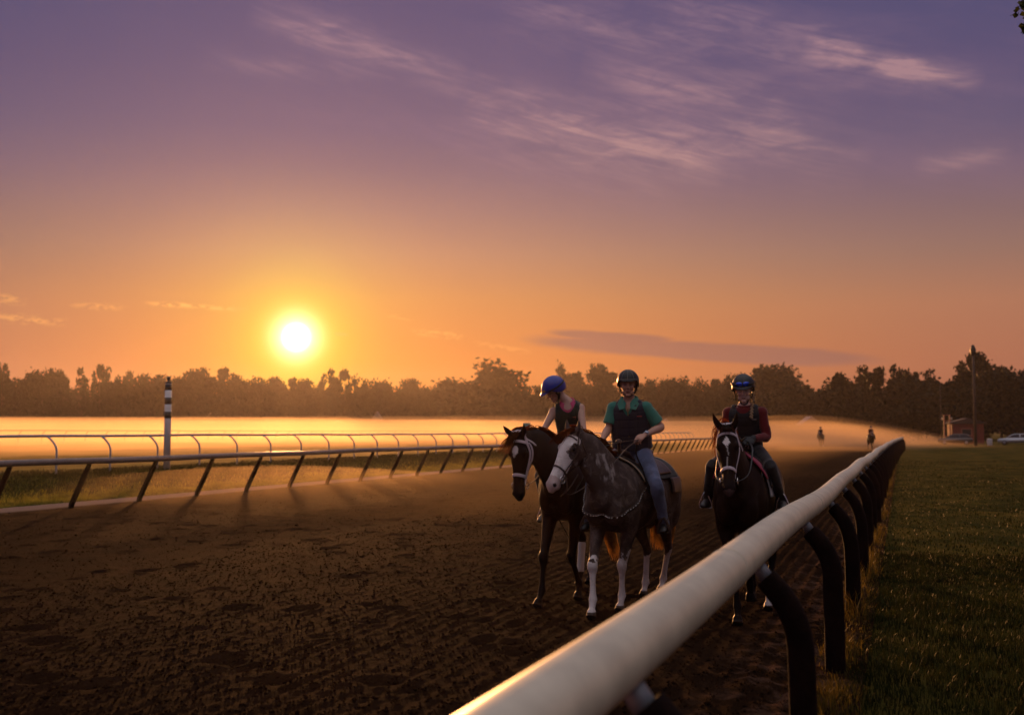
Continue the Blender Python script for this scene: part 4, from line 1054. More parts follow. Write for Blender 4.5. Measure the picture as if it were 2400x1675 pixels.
def torso_secs(P, e):
    v = {k_: Vector(c) for k_, c in P['J'].items()}; g = P.get('g', 1.0); b_ = P.get('belly', 1.0)
    p, n = v['pel'], v['neck']; bend = P.get('bend', (0, 0, 0))
    L_ = lambda t_: lerp(p, n, t_) + Vector(bend) * math.sin(t_ * math.pi)
    return [(*L_(-.08), .135 * g + e, .10 * g + e), (*L_(.02), .165 * g + e, .125 * g + e), (*L_(.25), .150 * g * b_ + e, .115 * g * b_ + e), (*L_(.50), .155 * g * b_ + e, .115 * g * b_ + e), (*L_(.72), .165 * g + e, .120 * g + e), (*L_(.86), .160 * g + e, .105 * g + e), (*L_(.95), .125 * g + e, .080 * g + e), (*L_(1.0), .075 * g + e, .062 * g + e)]

def skinmat():
    m = coatmat('skin', 0, .5, .4); return m
M_SKIN = skinmat()
def cloth(name, bm, vox, mat, parent, amp=.006, freq=11, groove=None, cut=None):
    me = remesh(bm, vox, 3, .5, name); c = coords(me); nn = normals(me)
    d = (fbm(c * freq * [1, 1, 1.6], 3) - .5) * 2 * amp + (np.abs(vnoise(c * [freq * 2.2, freq * 2.2, freq * .9] + 8) - .5) - .25) * amp
    if groove is not None: d = d + groove(c)
    set_coords(me, c + nn * d[:, None])
    if cut is not None:
        k_ = cut(c); b2 = bmesh.new(); b2.from_mesh(me); b2.verts.ensure_lookup_table()
        bmesh.ops.delete(b2, geom=[b2.verts[i] for i in np.nonzero(k_)[0]], context='VERTS'); b2.to_mesh(me); b2.free()
    return link(name, me, mat, parent)
def vcut(n, up, fw, lat, d, w, rnd=1.0):
    n, up, fw, lat = (np.array(x) for x in (n, up, fw, lat))
    def f(c):
        q_ = c - n; h, l, g_ = q_ @ up, q_ @ lat, q_ @ fw
        return (g_ > .02) & (h > -d) & (np.abs(l) < w * np.clip((h + d) / d, 0, 2) ** rnd)
    return f

def helmet(root, H0, HM, mat, trim, bvh, peak=.045, hs=1.0, band=None):
    H = lambda x, y, z: H0(x * hs, y * hs, .03 + (z - .03) * hs)
    bm = bmesh.new(); a, b_, h, cz = .126, .106, .122, .025; nphi, nth = 40, 14
    def rimz(ph):
        c_ = math.cos(ph); return .050 if c_ > .75 else (.050 + (-.02 - .050) * sstep(np.array(-c_), -.75, .1) - .02 * max(0, -c_))
    O_, I_ = [], []
    for k_, e, rows in ((0, 0, O_), (1, .009, I_)):
        for i in range(nth + 1):
            row_ = []
            for j in range(nphi):
                ph = 2 * math.pi * j / nphi; tm = math.acos(max(-.9, min(.9, (float(rimz(ph)) - cz) / h))); th = tm * i / nth
                row_.append(bm.verts.new(H((a - e) * math.cos(ph) * math.sin(th) - .006, (b_ - e) * math.sin(ph) * math.sin(th), cz + (h - e) * math.cos(th))) if i else None)
            rows.append(row_)
    for rows, e, fl in ((O_, 0, 0), (I_, .009, 1)):
        top = bm.verts.new(H(-.006, 0, cz + h - e))
        for j in range(nphi): bm.faces.new((top, rows[1][j], rows[1][(j + 1) % nphi]))
        for i in range(1, nth):
            for j in range(nphi): bm.faces.new((rows[i][j], rows[i + 1][j], rows[i + 1][(j + 1) % nphi], rows[i][(j + 1) % nphi]))
    for j in range(nphi): bm.faces.new((O_[nth][j], I_[nth][j], I_[nth][(j + 1) % nphi], O_[nth][(j + 1) % nphi]))
    hel = obj('helmet', bm, mat, root)
    # peak
    bm = bmesh.new(); A, B_ = [], []
    for j in range(13):
        ph = R(-62 + 124 * j / 12); r0 = Vector((.118 * math.cos(ph) - .006, .100 * math.sin(ph), .052)); ex = peak * max(0, math.cos(ph * 1.35)) ** .7
        r1 = r0 + Vector((ex, 0, -.014 * (ex / max(peak, .001))))
        A.append((bm.verts.new(H(*r0)), bm.verts.new(H(*r1)))); B_.append((bm.verts.new(H(*(r0 + Vector((0, 0, .006))))), bm.verts.new(H(*(r1 + Vector((0, 0, .004)))))))
    for j in range(12):
        bm.faces.new((A[j][0], A[j][1], A[j + 1][1], A[j + 1][0])); bm.faces.new((B_[j][0], B_[j + 1][0], B_[j + 1][1], B_[j][1])); bm.faces.new((A[j][1], B_[j][1], B_[j + 1][1], A[j + 1][1]))
    obj('peak', bm, mat, hel)
    # seam/trim band following the rim
    if trim is not None:
        pts = []
        for j in range(28):
            ph = 2 * math.pi * j / 28; z = float(rimz(ph)) + .008; q = math.sqrt(max(0, 1 - ((z - cz) / h) ** 2)); pts.append(tuple(H(a * 1.01 * math.cos(ph) * q - .006, b_ * 1.01 * math.sin(ph) * q, z)))
        loop_tube('trim_band', pts + [pts[0]], .0035, trim, hel, k=1, seg=6)
        for ph in (R(35), R(-35), R(90), R(-90), 0):
            pts = [tuple(H(a * 1.008 * math.cos(ph) * math.sin(t_) - .006, b_ * 1.008 * math.sin(ph) * math.sin(t_), cz + h * 1.008 * math.cos(t_))) for t_ in np.linspace(.15, 1.3, 9)]
            loop_tube('panel_seam', pts, .0016, trim, hel, k=1, seg=5)
    # side guard and chin strap
    for s in (-1, 1):
        bm = bmesh.new(); tube(bm, [(*H(.012, s * .083, .0), .030, .010), (*H(.012, s * .080, -.035), .022, .009), (*H(.030, s * .064, -.075), .012, .006)], lat=HM @ Vector((1, 0, 0)), k=2, seg=10); obj('ear_guard', bm, M_LEATHB, hel)
    strap('chin_strap', [H(.012, .084, -.04), H(.036, .062, -.085), H(.052, .034, -.112), H(.055, 0, -.125), H(.052, -.034, -.112), H(.036, -.062, -.085), H(.012, -.084, -.04)], .013, .003, M_LEATHB, hel, bvh, .003)
    return hel

def goggles(hel, H, HM, lens, frame_m, up=.075, r=.118):
    for s in (-1, 1):
        bm = bmesh.new(); tube(bm, [(*H(r * .94, s * .012, up), .020, .009), (*H(r * .90, s * .034, up), .024, .010), (*H(r * .74, s * .058, up), .016, .009)], lat=HM @ Vector((0, 0, 1)), k=2, seg=12); obj('goggle_lens', bm, lens, hel)
    pts = [tuple(H((r + .011) * math.cos(t_) - .006, (r - .007) * math.sin(t_), up - .004 - .02 * (1 - math.cos(t_)) * .5)) for t_ in np.linspace(.5, 2 * math.pi - .5, 24)]
    bm = bmesh.new(); tube(bm, [(*p, .011, .002) for p in pts], lat=HM @ Vector((0, 0, 1)), k=1, seg=8); obj('goggle_band', bm, frame_m, hel)

def finish_person(root, pel):
    for ch in root.children: ch.location = -Vector(pel)

def boots(root, v, mat, top=.45, r0=.055, voxel=.007):
    for sd in 'LR':
        K, A, T_ = v['kn' + sd], v['an' + sd], v['to' + sd]; bm = bmesh.new()
        tube(bm, [(*lerp(A, K, top), r0, r0 * 1.03), (*lerp(A, K, top * .5), r0 * .93, r0 * .97), (*A, .045, .050)], lat=(0, 1, 0), k=2, seg=14, cap=False)
        tube(bm, [(*(A + (A - T_).normalized() * .05 - Vector((0, 0, .05))), .034, .036), (*(A - Vector((0, 0, .038))), .041, .046), (*lerp(A, T_, .55), .045, .036), (*(T_), .040, .025)], lat=(0, 1, 0), k=3, seg=14)
        dn = Vector((0, 0, -.058)); hl_ = A + (A - T_).normalized() * .035
        tube(bm, [(*(hl_ + dn * .9), .030, .028), (*(hl_ + dn * 1.45), .030, .028)], lat=(0, 1, 0), k=1, seg=12, cap=False)
        me = remesh(bm, voxel, 2, .5, 'boot'); link('boot', me, mat, root)

def trousers(root, P, v, mat, e=.012, amp=.006, low=1.0, name='trousers'):
    bm = bmesh.new(); g = P.get('g', 1.0); lat = (v['hipL'] - v['hipR']).normalized()
    ts = torso_secs(P, e); tube(bm, ts[:2] + [ts[2]][:1], lat=lat, k=3, seg=20)
    for sd in 'LR':
        Hh, K, A = v['hip' + sd], v['kn' + sd], v['an' + sd]
        blob(bm, Hh, (.10 * g + e, .09 * g + e, .10 * g + e), sub=3)
        tube(bm, [(*Hh, .088 * g + e, .098 * g + e), (*lerp(Hh, K, .4), .080 * g + e, .090 * g + e), (*lerp(Hh, K, .85), .058 * g + e, .063 * g + e), (*K, .056 * g + e, .060 * g + e), (*lerp(K, A, .3), .053 * g + e, .058 * g + e), (*lerp(K, A, .8 * low), .042 * g + e, .045 * g + e), (*lerp(K, A, low), .044 * g + e, .048 * g + e)], lat=(0, 1, 0), k=3, seg=16)
    return cloth(name, bm, .009, mat, root, amp)
def sleeves(root, P, v, mat, to, e=.010, name='sleeve', amp=.005):
    g = P.get('g', 1.0)
    for sd in 'LR':
        S_, E_, W_ = v['sh' + sd], v['el' + sd], v['wr' + sd]; bm = bmesh.new(); blob(bm, S_, (.066 * g + e * .6,) * 3, sub=3)
        if to <= 1: tube(bm, [(*S_, .058 * g + e, .060 * g + e), (*lerp(S_, E_, to * .5), .054 * g + e * 1.3, .057 * g + e * 1.3), (*lerp(S_, E_, to), .050 * g + e * 1.8, .054 * g + e * 1.8)], lat=(0, 1, 0), k=3, seg=16, cap=False)
        else: tube(bm, [(*S_, .056 * g + e, .058 * g + e), (*lerp(S_, E_, .5), .048 * g + e, .051 * g + e), (*E_, .042 * g + e, .044 * g + e), (*lerp(E_, W_, .4), .038 * g + e, .038 * g + e), (*W_, .030 * g + e * .5, .028 * g + e * .5)], lat=(0, 1, 0), k=3, seg=16, cap=False)
        cloth(name, bm, .008, mat, root, amp, 14)
def vest(root, P, v, lat, mat, e=.026, hem=.10, top=.985, vd=.085, vw=.075, rnd=.5, under=None, ud=.06, uw=.05):
    S_ = torso_secs(P, e); bm = bmesh.new(); g = P.get('g', 1.0)
    p, n = v['pel'], v['neck']
    tube(bm, [(*lerp(p, n, hem - .02), S_[2][3] * 1.02, S_[2][4] * 1.02)] + [s for s in S_[2:7]] + [(*lerp(p, n, top), .098 * g + e * .5, .070 * g + e * .6)], lat=lat, k=3, seg=24, cap=False)
    up = (n - p).normalized(); fw = lat.cross(up) * -1
    if fw.x < 0: fw = -fw
    for s in (-1, 1):
        c_ = lerp(v['shL'] if s > 0 else v['shR'], n, .42)
        tube(bm, [(*(c_ + fw * .085 - up * .10), .045, .020), (*(c_ + fw * .055 + up * .005), .042, .022), (*(c_ + up * .040), .042, .022), (*(c_ - fw * .06 + up * .0), .042, .022), (*(c_ - fw * .085 - up * .10), .045, .020)], lat=lat, k=3, seg=12)
    def groove(c):
        h = (c - np.array(p)) @ np.array(up); l = (c - np.array(p)) @ np.array(lat)
        g1 = np.exp(-((((h + .02) % .085) - .0425) / .006) ** 2) * .0045
        g2 = np.exp(-(l / .006) ** 2) * .004 + np.exp(-((np.abs(l) - .085) / .006) ** 2) * .003
        return -(g1 + g2)
    if under is not None:
        b2 = bmesh.new(); S2 = torso_secs(P, .013); tube(b2, S2[3:7] + [(*lerp(p, n, .99), .088 * g, .072 * g)], lat=lat, k=3, seg=24, cap=False)
        cloth('shirt', b2, .0055, under, root, .002, 12, None, vcut(n, up, fw, lat, ud, uw, rnd))
    return cloth('vest', bm, .0075, mat, root, .003, 9, groove, vcut(n, up, fw, lat, vd, vw, rnd)), up, fw
def lapels(root, v, up, fw, lat, mat):
    n = v['neck']
    for s in (1, -1):
        bm = bmesh.new(); P_ = [n + fw * .040 + lat * s * .070 + up * .045, n + fw * .085 + lat * s * .115 - up * .020, n + fw * .150 + lat * s * .085 - up * .075, n + fw * .152 + lat * s * .030 - up * .060, n + fw * .092 + lat * s * .020 - up * .010, n + fw * .070 + lat * s * .052 + up * .030]
        nrm = (P_[2] - P_[0]).cross(P_[3] - P_[1]).normalized(); nrm = nrm if nrm.dot(fw) > 0 else -nrm
        A = [bm.verts.new(q) for q in P_]; B_ = [bm.verts.new(q + nrm * .006) for q in P_]
        bm.faces.new(A); bm.faces.new(list(reversed(B_)))
        for i in range(6): bm.faces.new((A[i], A[(i + 1) % 6], B_[(i + 1) % 6], B_[i]))
        obj('collar_flap', bm, mat, root, smooth=False)
def collar(root, v, H, mat, up, fw, lat, r=.072, h=.035, flaps=True):
    n = v['neck']; bm = bmesh.new(); A = []
    for j in range(25):
        ph = R(28 + 304 * j / 24); o_ = fw * math.cos(ph) * r + lat * math.sin(ph) * r * 1.02
        b_ = n + o_ * 1.12 + up * (-.022 - .030 * max(0, math.cos(ph))); t_ = n + o_ + up * (h - .035 * max(0, math.cos(ph))); f_ = n + o_ * 1.42 + up * (-.012 - .05 * max(0, math.cos(ph)) ** 2)
        A.append([bm.verts.new(q) for q in (b_, t_, t_ + o_ * .10, f_, f_ + o_ * .03 - up * .004)])
    for a, b_ in zip(A, A[1:]):
        for j in range(4): bm.faces.new((a[j], a[j + 1], b_[j + 1], b_[j]))
    return obj('collar', bm, mat, root)

# ------------------------------------------------------------------ placing
def place(hx, hy): return (hx, hy, 0), R(-90)
PH = {}
# legs given as (side, knee, fetlock, hoof) / (side, stifle, hock, fetlock, hoof)
PA = dict(yo=lambda x: -.01 + .085 * x if x < .3 else .015, s=1.03, w=.98, head=(.93, -.30, 1.80), hd=(.13, .02, -.99), hn=(.95, -.20, .12), hk=1.05, ek=.82,
          nmid=(.74, -.12, 1.66), ears=((-.75, .35, .55), (-.85, -.75, .45)),
          front=[(-1, (.66, -.115, .50), (.76, -.10, .17), (.87, -.12, .02)), (1, (.36, .105, .49), (.14, .125, .17), (.22, .13, .02))],
          hind=[(-1, (-.62, -.20, .96), (-1.0, -.17, .56), (-.92, -.175, .16), (-.84, -.175, .015)), (1, (-.45, .15, .98), (-.72, .075, .60), (-.70, .02, .22), (-.60, .02, .07))])
PB = dict(yo=lambda x: .03 - .14 * x, s=.975, w=1.08, head=(.93, -.275, 1.825), hd=(.46, -.28, -.84), hn=(.80, -.42, .57), hk=1.0, ek=.80,
          nmid=(.74, -.15, 1.60), ears=((-.86, .10, .55), (-.86, -.28, .50)),
          front=[(-1, (.72, -.15, .50), (.77, -.135, .18), (.86, -.13, .02)), (1, (.34, .055, .47), (.28, .035, .16), (.37, .03, .02))],
          hind=[(1, (-.62, .27, .94), (-1.10, .235, .52), (-1.18, .155, .15), (-1.08, .14, .015)), (-1, (-.50, -.03, .95), (-.85, .045, .52), (-.80, .035, .15), (-.70, .03, .015))])
PC = dict(yo=lambda x: -.035 - .01 * x, s=1.02, w=1.0, head=(.88, -.085, 1.865), hd=(.36, .07, -.90), hn=(.90, .10, .38), hk=1.0,
          nmid=(.70, -.06, 1.62), ears=((-.86, .22, .60), (-.84, -.42, .62)),
          front=[(-1, (.46, -.10, .50), (.48, -.07, .17), (.56, -.06, .02)), (1, (.50, .05, .62), (.26, .02, .36), (.22, .02, .20))],
          hind=[(1, (-.48, .17, .96), (-.72, .13, .55), (-.52, .11, .16), (-.42, .11, .015)), (-1, (-.72, -.20, .96), (-1.10, -.14, .55), (-1.12, -.13, .16), (-1.02, -.13, .015))])

def build_horse(P, loc, label, hair_m, coat_m, paintf):
    root = empty('horse', (loc[0], loc[1], 0), R(-90), label, 'horse', 'horses on the track')
    me, F_, hp, L1 = horse_body(P); c = coords(me)
    hl = head_local(me, F_, P['head'], P.get('hk', 1.0)); nn = normals(me)
    # muscle and vein relief
    d = (fbm(c * [9, 9, 6], 3) - .5) * .010; d[hl[:, 0] > -.05] *= .45; d[c[:, 2] < .6] *= .3
    set_coords(me, c + nn * d[:, None]); paint(me, paintf(c, hl, fbm(c * 14, 4)))
    bd = link('horse_body', me, coat_m, root)
    bvh = BVHTree.FromPolygons([Vector(x) for x in coords(me)], [tuple(p.vertices) for p in me.polygons])
    eyes(root, hp, bvh)
    return root, bvh, hp, F_, L1
def incrown(hl): return (hl[:, 0] > -.05) & (hl[:, 0] < .75) & (np.abs(hl[:, 1]) < .16) & (hl[:, 2] > -.24) & (hl[:, 2] < .12)
def star(hl, a0, l0, ra, rl, nz): return ((hl[:, 0] - a0) / ra) ** 2 + ((hl[:, 1] - l0) / rl) ** 2 + (nz - .5) * .7 < 1
def bay(c, hl, nz, body=(.022, .009, .005), legs=(.008, .0045, .004)):
    col = np.tile(np.array(body), (len(c), 1)) * (.7 + .6 * nz)[:, None]
    k_ = sstep(-c[:, 2] + (nz - .5) * .2, -.75, -.45)[:, None]; col = col * (1 - k_) + np.array(legs) * k_
    h = incrown(hl); mz = (h & (hl[:, 0] > .5))[:, None]; col = np.where(mz, np.array((.016, .009, .008)), col)
    col[c[:, 2] < .065] = (.03, .02, .016)
    return col
WHT = np.array((.66, .60, .58))
def paintA(c, hl, nz):
    col = bay(c, hl, nz); s = incrown(hl) & (hl[:, 2] > -.03)
    col[s & star(hl, .16, .0, .045, .034, nz)] = WHT; col[s & star(hl, .205, -.010, .03, .012, nz)] = WHT * .7
    return col
def paintC(c, hl, nz):
    col = bay(c, hl, nz, (.018, .0075, .0045)); s = incrown(hl) & (hl[:, 2] > -.03)
    col[s & (np.abs(hl[:, 0] - .155) / .060 + np.abs(hl[:, 1] + .006) / .036 + (nz - .5) * .5 < 1)] = WHT * 1.1
    col[s & (np.abs(hl[:, 1] + .002 - .006 * np.sin(hl[:, 0] * 30)) < .0045) & (hl[:, 0] > .18) & (hl[:, 0] < .42)] = WHT * .6
    col[s & (hl[:, 0] > .60)] = (.10, .06, .055)
    hind = (c[:, 0] < -.2) & (c[:, 1] > 0) & (c[:, 2] < .30) & (c[:, 2] > .06); col[hind] = WHT * .8
    return col
def paintB(c, hl, nz):
    body = np.array((.066, .043, .036)); col = np.tile(body, (len(c), 1)) * (.65 + .8 * nz)[:, None]
    dk = sstep(c[:, 0] + (nz - .5) * .4, -.1, -.9)[:, None]; 
    h = incrown(hl)
    # white legs with a ragged upper edge
    edge_ = .60 + (nz - .5) * .35; fr = c[:, 0] > .1
    w_ = ((c[:, 2] < np.where(fr, edge_ - .03, edge_ - .12)) & (c[:, 2] > .075)); col[w_] = WHT * (1.0 + .2 * (nz[w_, None] - .5))
    # white face: blaze covering the front, dark round the near eye
    fc = h & (hl[:, 2] > -.045 - .10 * sstep(hl[:, 0], .2, .55) - .06 * sstep(hl[:, 0], .45, .6) + (nz - .5) * .06) & (hl[:, 0] > .045 + (nz - .5) * .05)
    col[fc] = WHT * 1.12
    eye_ = h & (((hl[:, 0] - .19) / .085) ** 2 + ((np.abs(hl[:, 1]) - .095) / .050) ** 2 + ((hl[:, 2] + .03) / .07) ** 2 + (nz - .5) * .5 < 1); col[eye_] = (.045, .028, .025)
    eb = h & (((hl[:, 0] - .25) / .04) ** 2 + ((np.abs(hl[:, 1]) - .08) / .03) ** 2 < 1) & (nz > .5); col[eb] = (.10, .07, .07)
    mz = h & (hl[:, 0] > .50); col[mz] = np.array((.52, .40, .38)) * (.85 + .3 * nz[mz, None])
    no = h & (((hl[:, 0] - .583) / .019) ** 2 + ((np.abs(hl[:, 1]) - .052) / .030) ** 2 + ((hl[:, 2] + .014) / .022) ** 2 < 1); col[no] = (.03, .02, .02)
    # pale flecks on the jaw and throat
    jt = (c[:, 0] > .62) & (c[:, 2] > 1.30) & (c[:, 2] < 1.62) & (c[:, 1] > -.3) & ~h; a_ = (sstep(fbm(c * [22, 22, 9], 4), .50, .66) * sstep(fbm(c * 4 + 3, 2), .44, .60) * jt * .42)[:, None]; col = col * (1 - a_) + WHT * a_
    jt = h & (hl[:, 2] < -.10) & (nz > .56) & (hl[:, 0] < .36) & (hl[:, 0] > .1); col[jt] = WHT * .35
    col[c[:, 2] < .07] = (.05, .032, .025)
    return col
def nostril_dark(f):
    def g(c, hl, nz):
        col = f(c, hl, nz); h = incrown(hl) & (((hl[:, 0] - .588) / .014) ** 2 + ((np.abs(hl[:, 1]) - .048) / .03) ** 2 + ((hl[:, 2] + .012) / .016) ** 2 < 1); col[h] = (.004, .003, .003); return col
    return g
M_COAT = coatmat('bay_coat', 0, .5, .07)
M_ROAN = coatmat('roan_coat', .60, .6, .10, (.27, .20, .17))
LA, LB, LC = (-3.50, 11.55), (-2.78, 11.10), (-1.45, 10.95)
hA, bvA, hpA, FA, L1A = build_horse(PA, LA, 'dark bay horse with a round white star and white hind bandages, left of the three', M_HAIRD, M_COAT, nostril_dark(paintA))
hB, bvB, hpB, FB, L1B = build_horse(PB, LB, 'grey roan horse with a white face and white legs, in the middle of the three', M_HAIRD, M_ROAN, paintB)
hC, bvC, hpC, FC, L1C = build_horse(PC, LC, 'dark horse with a diamond star and pale bridle, nearest the outer rail', M_HAIRD, M_COAT, nostril_dark(paintC))

def crest(P, hp, drop=0.0):
    S = P.get('s', 1.0); H_ = Vector(hp(-.05, 0, .03)); m = Vector(P['nmid']); b_ = Vector((.22, P['yo'](.22), 1.585 * S))
    up = Vector((-.25, 0, 1)).normalized(); return [tuple(H_ + Vector((-.03, 0, .0))), tuple(m + up * .205 + Vector((-.04, 0, 0))), tuple(lerp(m, b_, .55) + up * .14), tuple(b_)]
for root, P, hp, side, F_ in ((hA, PA, hpA, -1, FA), (hB, PB, hpB, -1, FB), (hC, PC, hpC, -1, FC)):
    st = mane_strands(P, hp, F_, side, 260, .26, crest(P, hp)); hair('mane', st, M_HAIRD, root, .009)
    st = []
    for i in range(80 if root is not hC else 34):
        fl = 1.0 if root is not hC else .45
        s_ = rng.normal(0, .025); b_ = np.array(hp(-.02 + rng.normal(0, .012), s_, .035))
        sw = -.05 if root is not hC else .0
        st.append([b_, np.array(hp(.03, s_ * 1.3 + sw * .6, .080)), np.array(hp((.09 + rng.normal(0, .01)) * fl, s_ * 1.6 + sw * 1.5, .085)), np.array(hp((.12 + .08 * rng.random()) * fl, s_ * 2 + sw * 2.2, .078 + .02 * rng.random()))])
    hair('forelock', st, M_HAIRD, root, .007)
hair('tail', tail_strands(np.array((-1.07, -.10, 1.40)), np.array((-1.42, .14, .28)), 420, .050), M_HAIRL, hA, .010)  # paler hair material carries this tail's backlit glow in its colour
hair('tail', tail_strands(np.array((-1.08, .18, 1.34)), np.array((-1.28, .12, .50)), 650, .085), M_HAIRL, hB, .011)
hair('tail', tail_strands(np.array((-1.10, -.02, 1.40)), np.array((-1.38, .02, .50)), 400, .06), M_HAIRD, hC, .010)
bridle(hA, bvA, hpA, M_BRIDLE_W, .030); bridle(hC, bvC, hpC, M_BRIDLE_W, .026); bridle(hB, bvB, hpB, M_LEATH, .015, double=False)

# white bandages on the left horse's hind legs
M_BAND = pmat('white_bandage', (.50, .46, .45), .85, .2, bump=.7, bscale=70)
for (s, St, K, Fe, T_) in PA['hind']:
    bm = bmesh.new(); K, Fe = Vector(K), Vector(Fe)
    tube(bm, [(*K.lerp(Fe, .17), .046, .058), (*K.lerp(Fe, .4), .043, .051), (*K.lerp(Fe, .75), .042, .050), (*K.lerp(Fe, .97), .046, .054)], lat=(0, 1, 0), k=3, seg=20)
    obj('leg_bandage', bm, M_BAND, hA)
yoA, yoB, yoC = PA['yo'], PB['yo'], PC['yo']
M_PADW = pmat('white_pad', (.52, .50, .50), .8, bump=.4, bscale=40); M_PADP = pmat('crimson_pad', (.30, .02, .06), .8, bump=.3, bscale=40, sheen=.2)
M_PADG = pmat('charcoal_pad', (.045, .045, .045), .9, bump=.5, bscale=50, var=.3); M_CREAM = pmat('cream_trim', (.42, .33, .22), .6)
def exercise_saddle(root, bvh, yo, S, white=True):
    if white:
        drape('saddle_cloth', bvh, (-.42, .36), (-1.55, 1.55), 16, 34, .010, .012, M_PADW, root, yo, edge=lambda u, th: (u - .5) * -.10 * abs(th))
        drape('saddle_pad', bvh, (-.30, .44), (-.95, .95), 16, 26, .024, .014, M_PADP, root, yo, edge=lambda u, th: (u - .5) * -.06 * abs(th))
    else:
        drape('saddle_cloth', bvh, (-.40, .32), (-1.3, 1.3), 16, 30, .010, .012, M_PADG, root, yo)
    drape('saddle_flap', bvh, (-.16, .26), (-1.25, 1.25), 12, 28, .040, .010, M_LEATHB, root, yo, edge=lambda u, th: .05 * abs(th) * u)
    bm = bmesh.new(); z = 1.60 * S
    tube(bm, [(-.30, yo(-.3), z - .02, .12, .03), (-.20, yo(-.2), z + .0, .14, .035), (0, yo(0), z - .005, .11, .035), (.16, yo(.16), z + .04, .075, .035), (.24, yo(.24), z + .045, .05, .03)], lat=(0, 1, 0), k=3, seg=16); obj('saddle_seat', bm, M_LEATHB, root)
exercise_saddle(hA, bvA, yoA, 1.03, False); exercise_saddle(hC, bvC, yoC, 1.02)
drape('saddle_blanket', bvB, (-.66, .30), (-1.15, 1.15), 20, 34, .012, .020, M_PADG, hB, yoB, edge=lambda u, th: -.05 * abs(th) * u)
drape('saddle_skirt', bvB, (-.50, .22), (-1.0, 1.0), 16, 30, .036, .014, M_LEATH, hB, yoB, edge=lambda u, th: -.04 * abs(th) * u)
drape('fender', bvB, (-.02, .20), (.55, 1.95), 8, 20, .055, .010, M_LEATH, hB, yoB)
drape('fender', bvB, (-.02, .20), (-1.95, -.55), 8, 20, .055, .010, M_LEATH, hB, yoB)
drape('saddle_bag', bvB, (-.68, -.42), (1.15, 1.65), 8, 10, .02, .028, M_LEATH, hB, yoB)
def edge_pts(bvh, yo, x, ths, off, dx=0):
    out = []
    for th in ths:
        d = Vector((0, math.sin(th), math.cos(th))); xx = x + dx * abs(th); h = bvh.ray_cast(Vector((xx, yo(xx), 1.2)) + d * .8, -d, 1.2); out.append((h[0] if h[0] else Vector((xx, yo(xx), 1.5))) + d * off)
    return out
loop_tube('blanket_trim', edge_pts(bvB, yoB, .305, np.linspace(.1, 1.15, 8), .030, -.05), .008, M_CREAM, hB)
loop_tube('blanket_trim', edge_pts(bvB, yoB, -.662, np.linspace(.1, 1.15, 8), .030), .006, M_CREAM, hB)
bm = bmesh.new(); z = 1.535
tube(bm, [(-.36, yoB(-.3), z + .10, .16, .02), (-.30, yoB(-.3), z + .05, .17, .035), (-.15, yoB(-.15), z - .0, .15, .04), (.05, yoB(.05), z + .0, .11, .045), (.17, yoB(.17), z + .06, .11, .035), (.20, yoB(.2), z + .10, .08, .025)], lat=(0, 1, 0), k=3, seg=18)
tube(bm, [(.20, yoB(.2), z + .08, .026, .026), (.225, yoB(.2), z + .17, .020, .020), (.235, yoB(.2), z + .20, .036, .034)], lat=(0, 1, 0), k=2, seg=12); obj('saddle_seat', bm, M_LEATH, hB)
# studded breast collar
bc = [(.16, .305, 1.32), (.38, .28, 1.18), (.56, .20, 1.06), (.68, .05, 1.00), (.72, -.06, 1.00), (.68, -.18, 1.02), (.56, -.30, 1.10), (.38, -.36, 1.22)]
brc = strap('breast_collar', bc, .028, .004, M_LEATH, hB, bvB, .006, snap=.25)
pp = catmull(bc, 6); bm = bmesh.new()
for p in pp:
    r = bvB.find_nearest(Vector(p)); blob(bm, r[0] + r[1] * .014, (.0095, .0095, .0095), sub=1)
so_ = obj('silver_studs', bm, M_METAL, brc); so_['kind'] = 'stuff'
strap('breast_plate', [(.30, .22, 1.45), (.52, .14, 1.22), (.66, .03, 1.05), (.68, -.03, 1.05), (.56, -.16, 1.25), (.34, -.22, 1.45)], .016, .003, M_LEATHB, hA, bvA, .005, snap=.25)
strap('girth', [(.02, .30, 1.25), (.03, .30, 1.05), (.05, .15, .84), (.06, 0, .81), (.05, -.15, .84), (.03, -.32, 1.05), (.02, -.32, 1.25)], .09, .006, M_LEATHB, hC, bvC, .006, snap=.25)
strap('girth', [(.02, .33, 1.25), (.03, .33, 1.05), (.05, .17, .82), (.06, .02, .79), (.05, -.13, .82), (.03, -.30, 1.05), (.02, -.30, 1.25)], .10, .006, M_LEATH, hB, bvB, .006, snap=.25)
strap('girth', [(.02, .30, 1.25), (.03, .30, 1.05), (.05, .15, .84), (.06, 0, .81), (.05, -.15, .84), (.03, -.32, 1.05), (.02, -.32, 1.25)], .09, .006, M_LEATHB, hA, bvA, .006, snap=.25)
# loose running martingale loop hanging between the left horse's forelegs
loop_tube('hanging_strap', [(.35, -.05, .90), (.22, .02, .70), (.18, .06, .58), (.22, .09, .62), (.30, .11, .90)], .010, M_LEATHB, hA, r2=.005)
# stirrups
def stirrup(root, foot, toe, topz, y_in, wood=False):
    f, t_ = Vector(foot), Vector(toe); c = lerp(f, t_, .55) - Vector((0, 0, .045))
    a = loop_tube('stirrup_leather', [(c.x - .10, y_in, topz), (c.x - .05, c.y * .92 + y_in * .08, (topz + c.z) / 2), (c.x, c.y, c.z + .155)], .012, M_LEATHB, root, r2=.004)
    loop_tube('stirrup_iron', [(c.x, c.y - .055, c.z), (c.x, c.y - .055, c.z + .06), (c.x, c.y, c.z + .155), (c.x, c.y + .055, c.z + .06), (c.x, c.y + .055, c.z), (c.x, c.y - .055, c.z)], .007 if not wood else .014, M_METAL if not wood else M_LEATH, a)

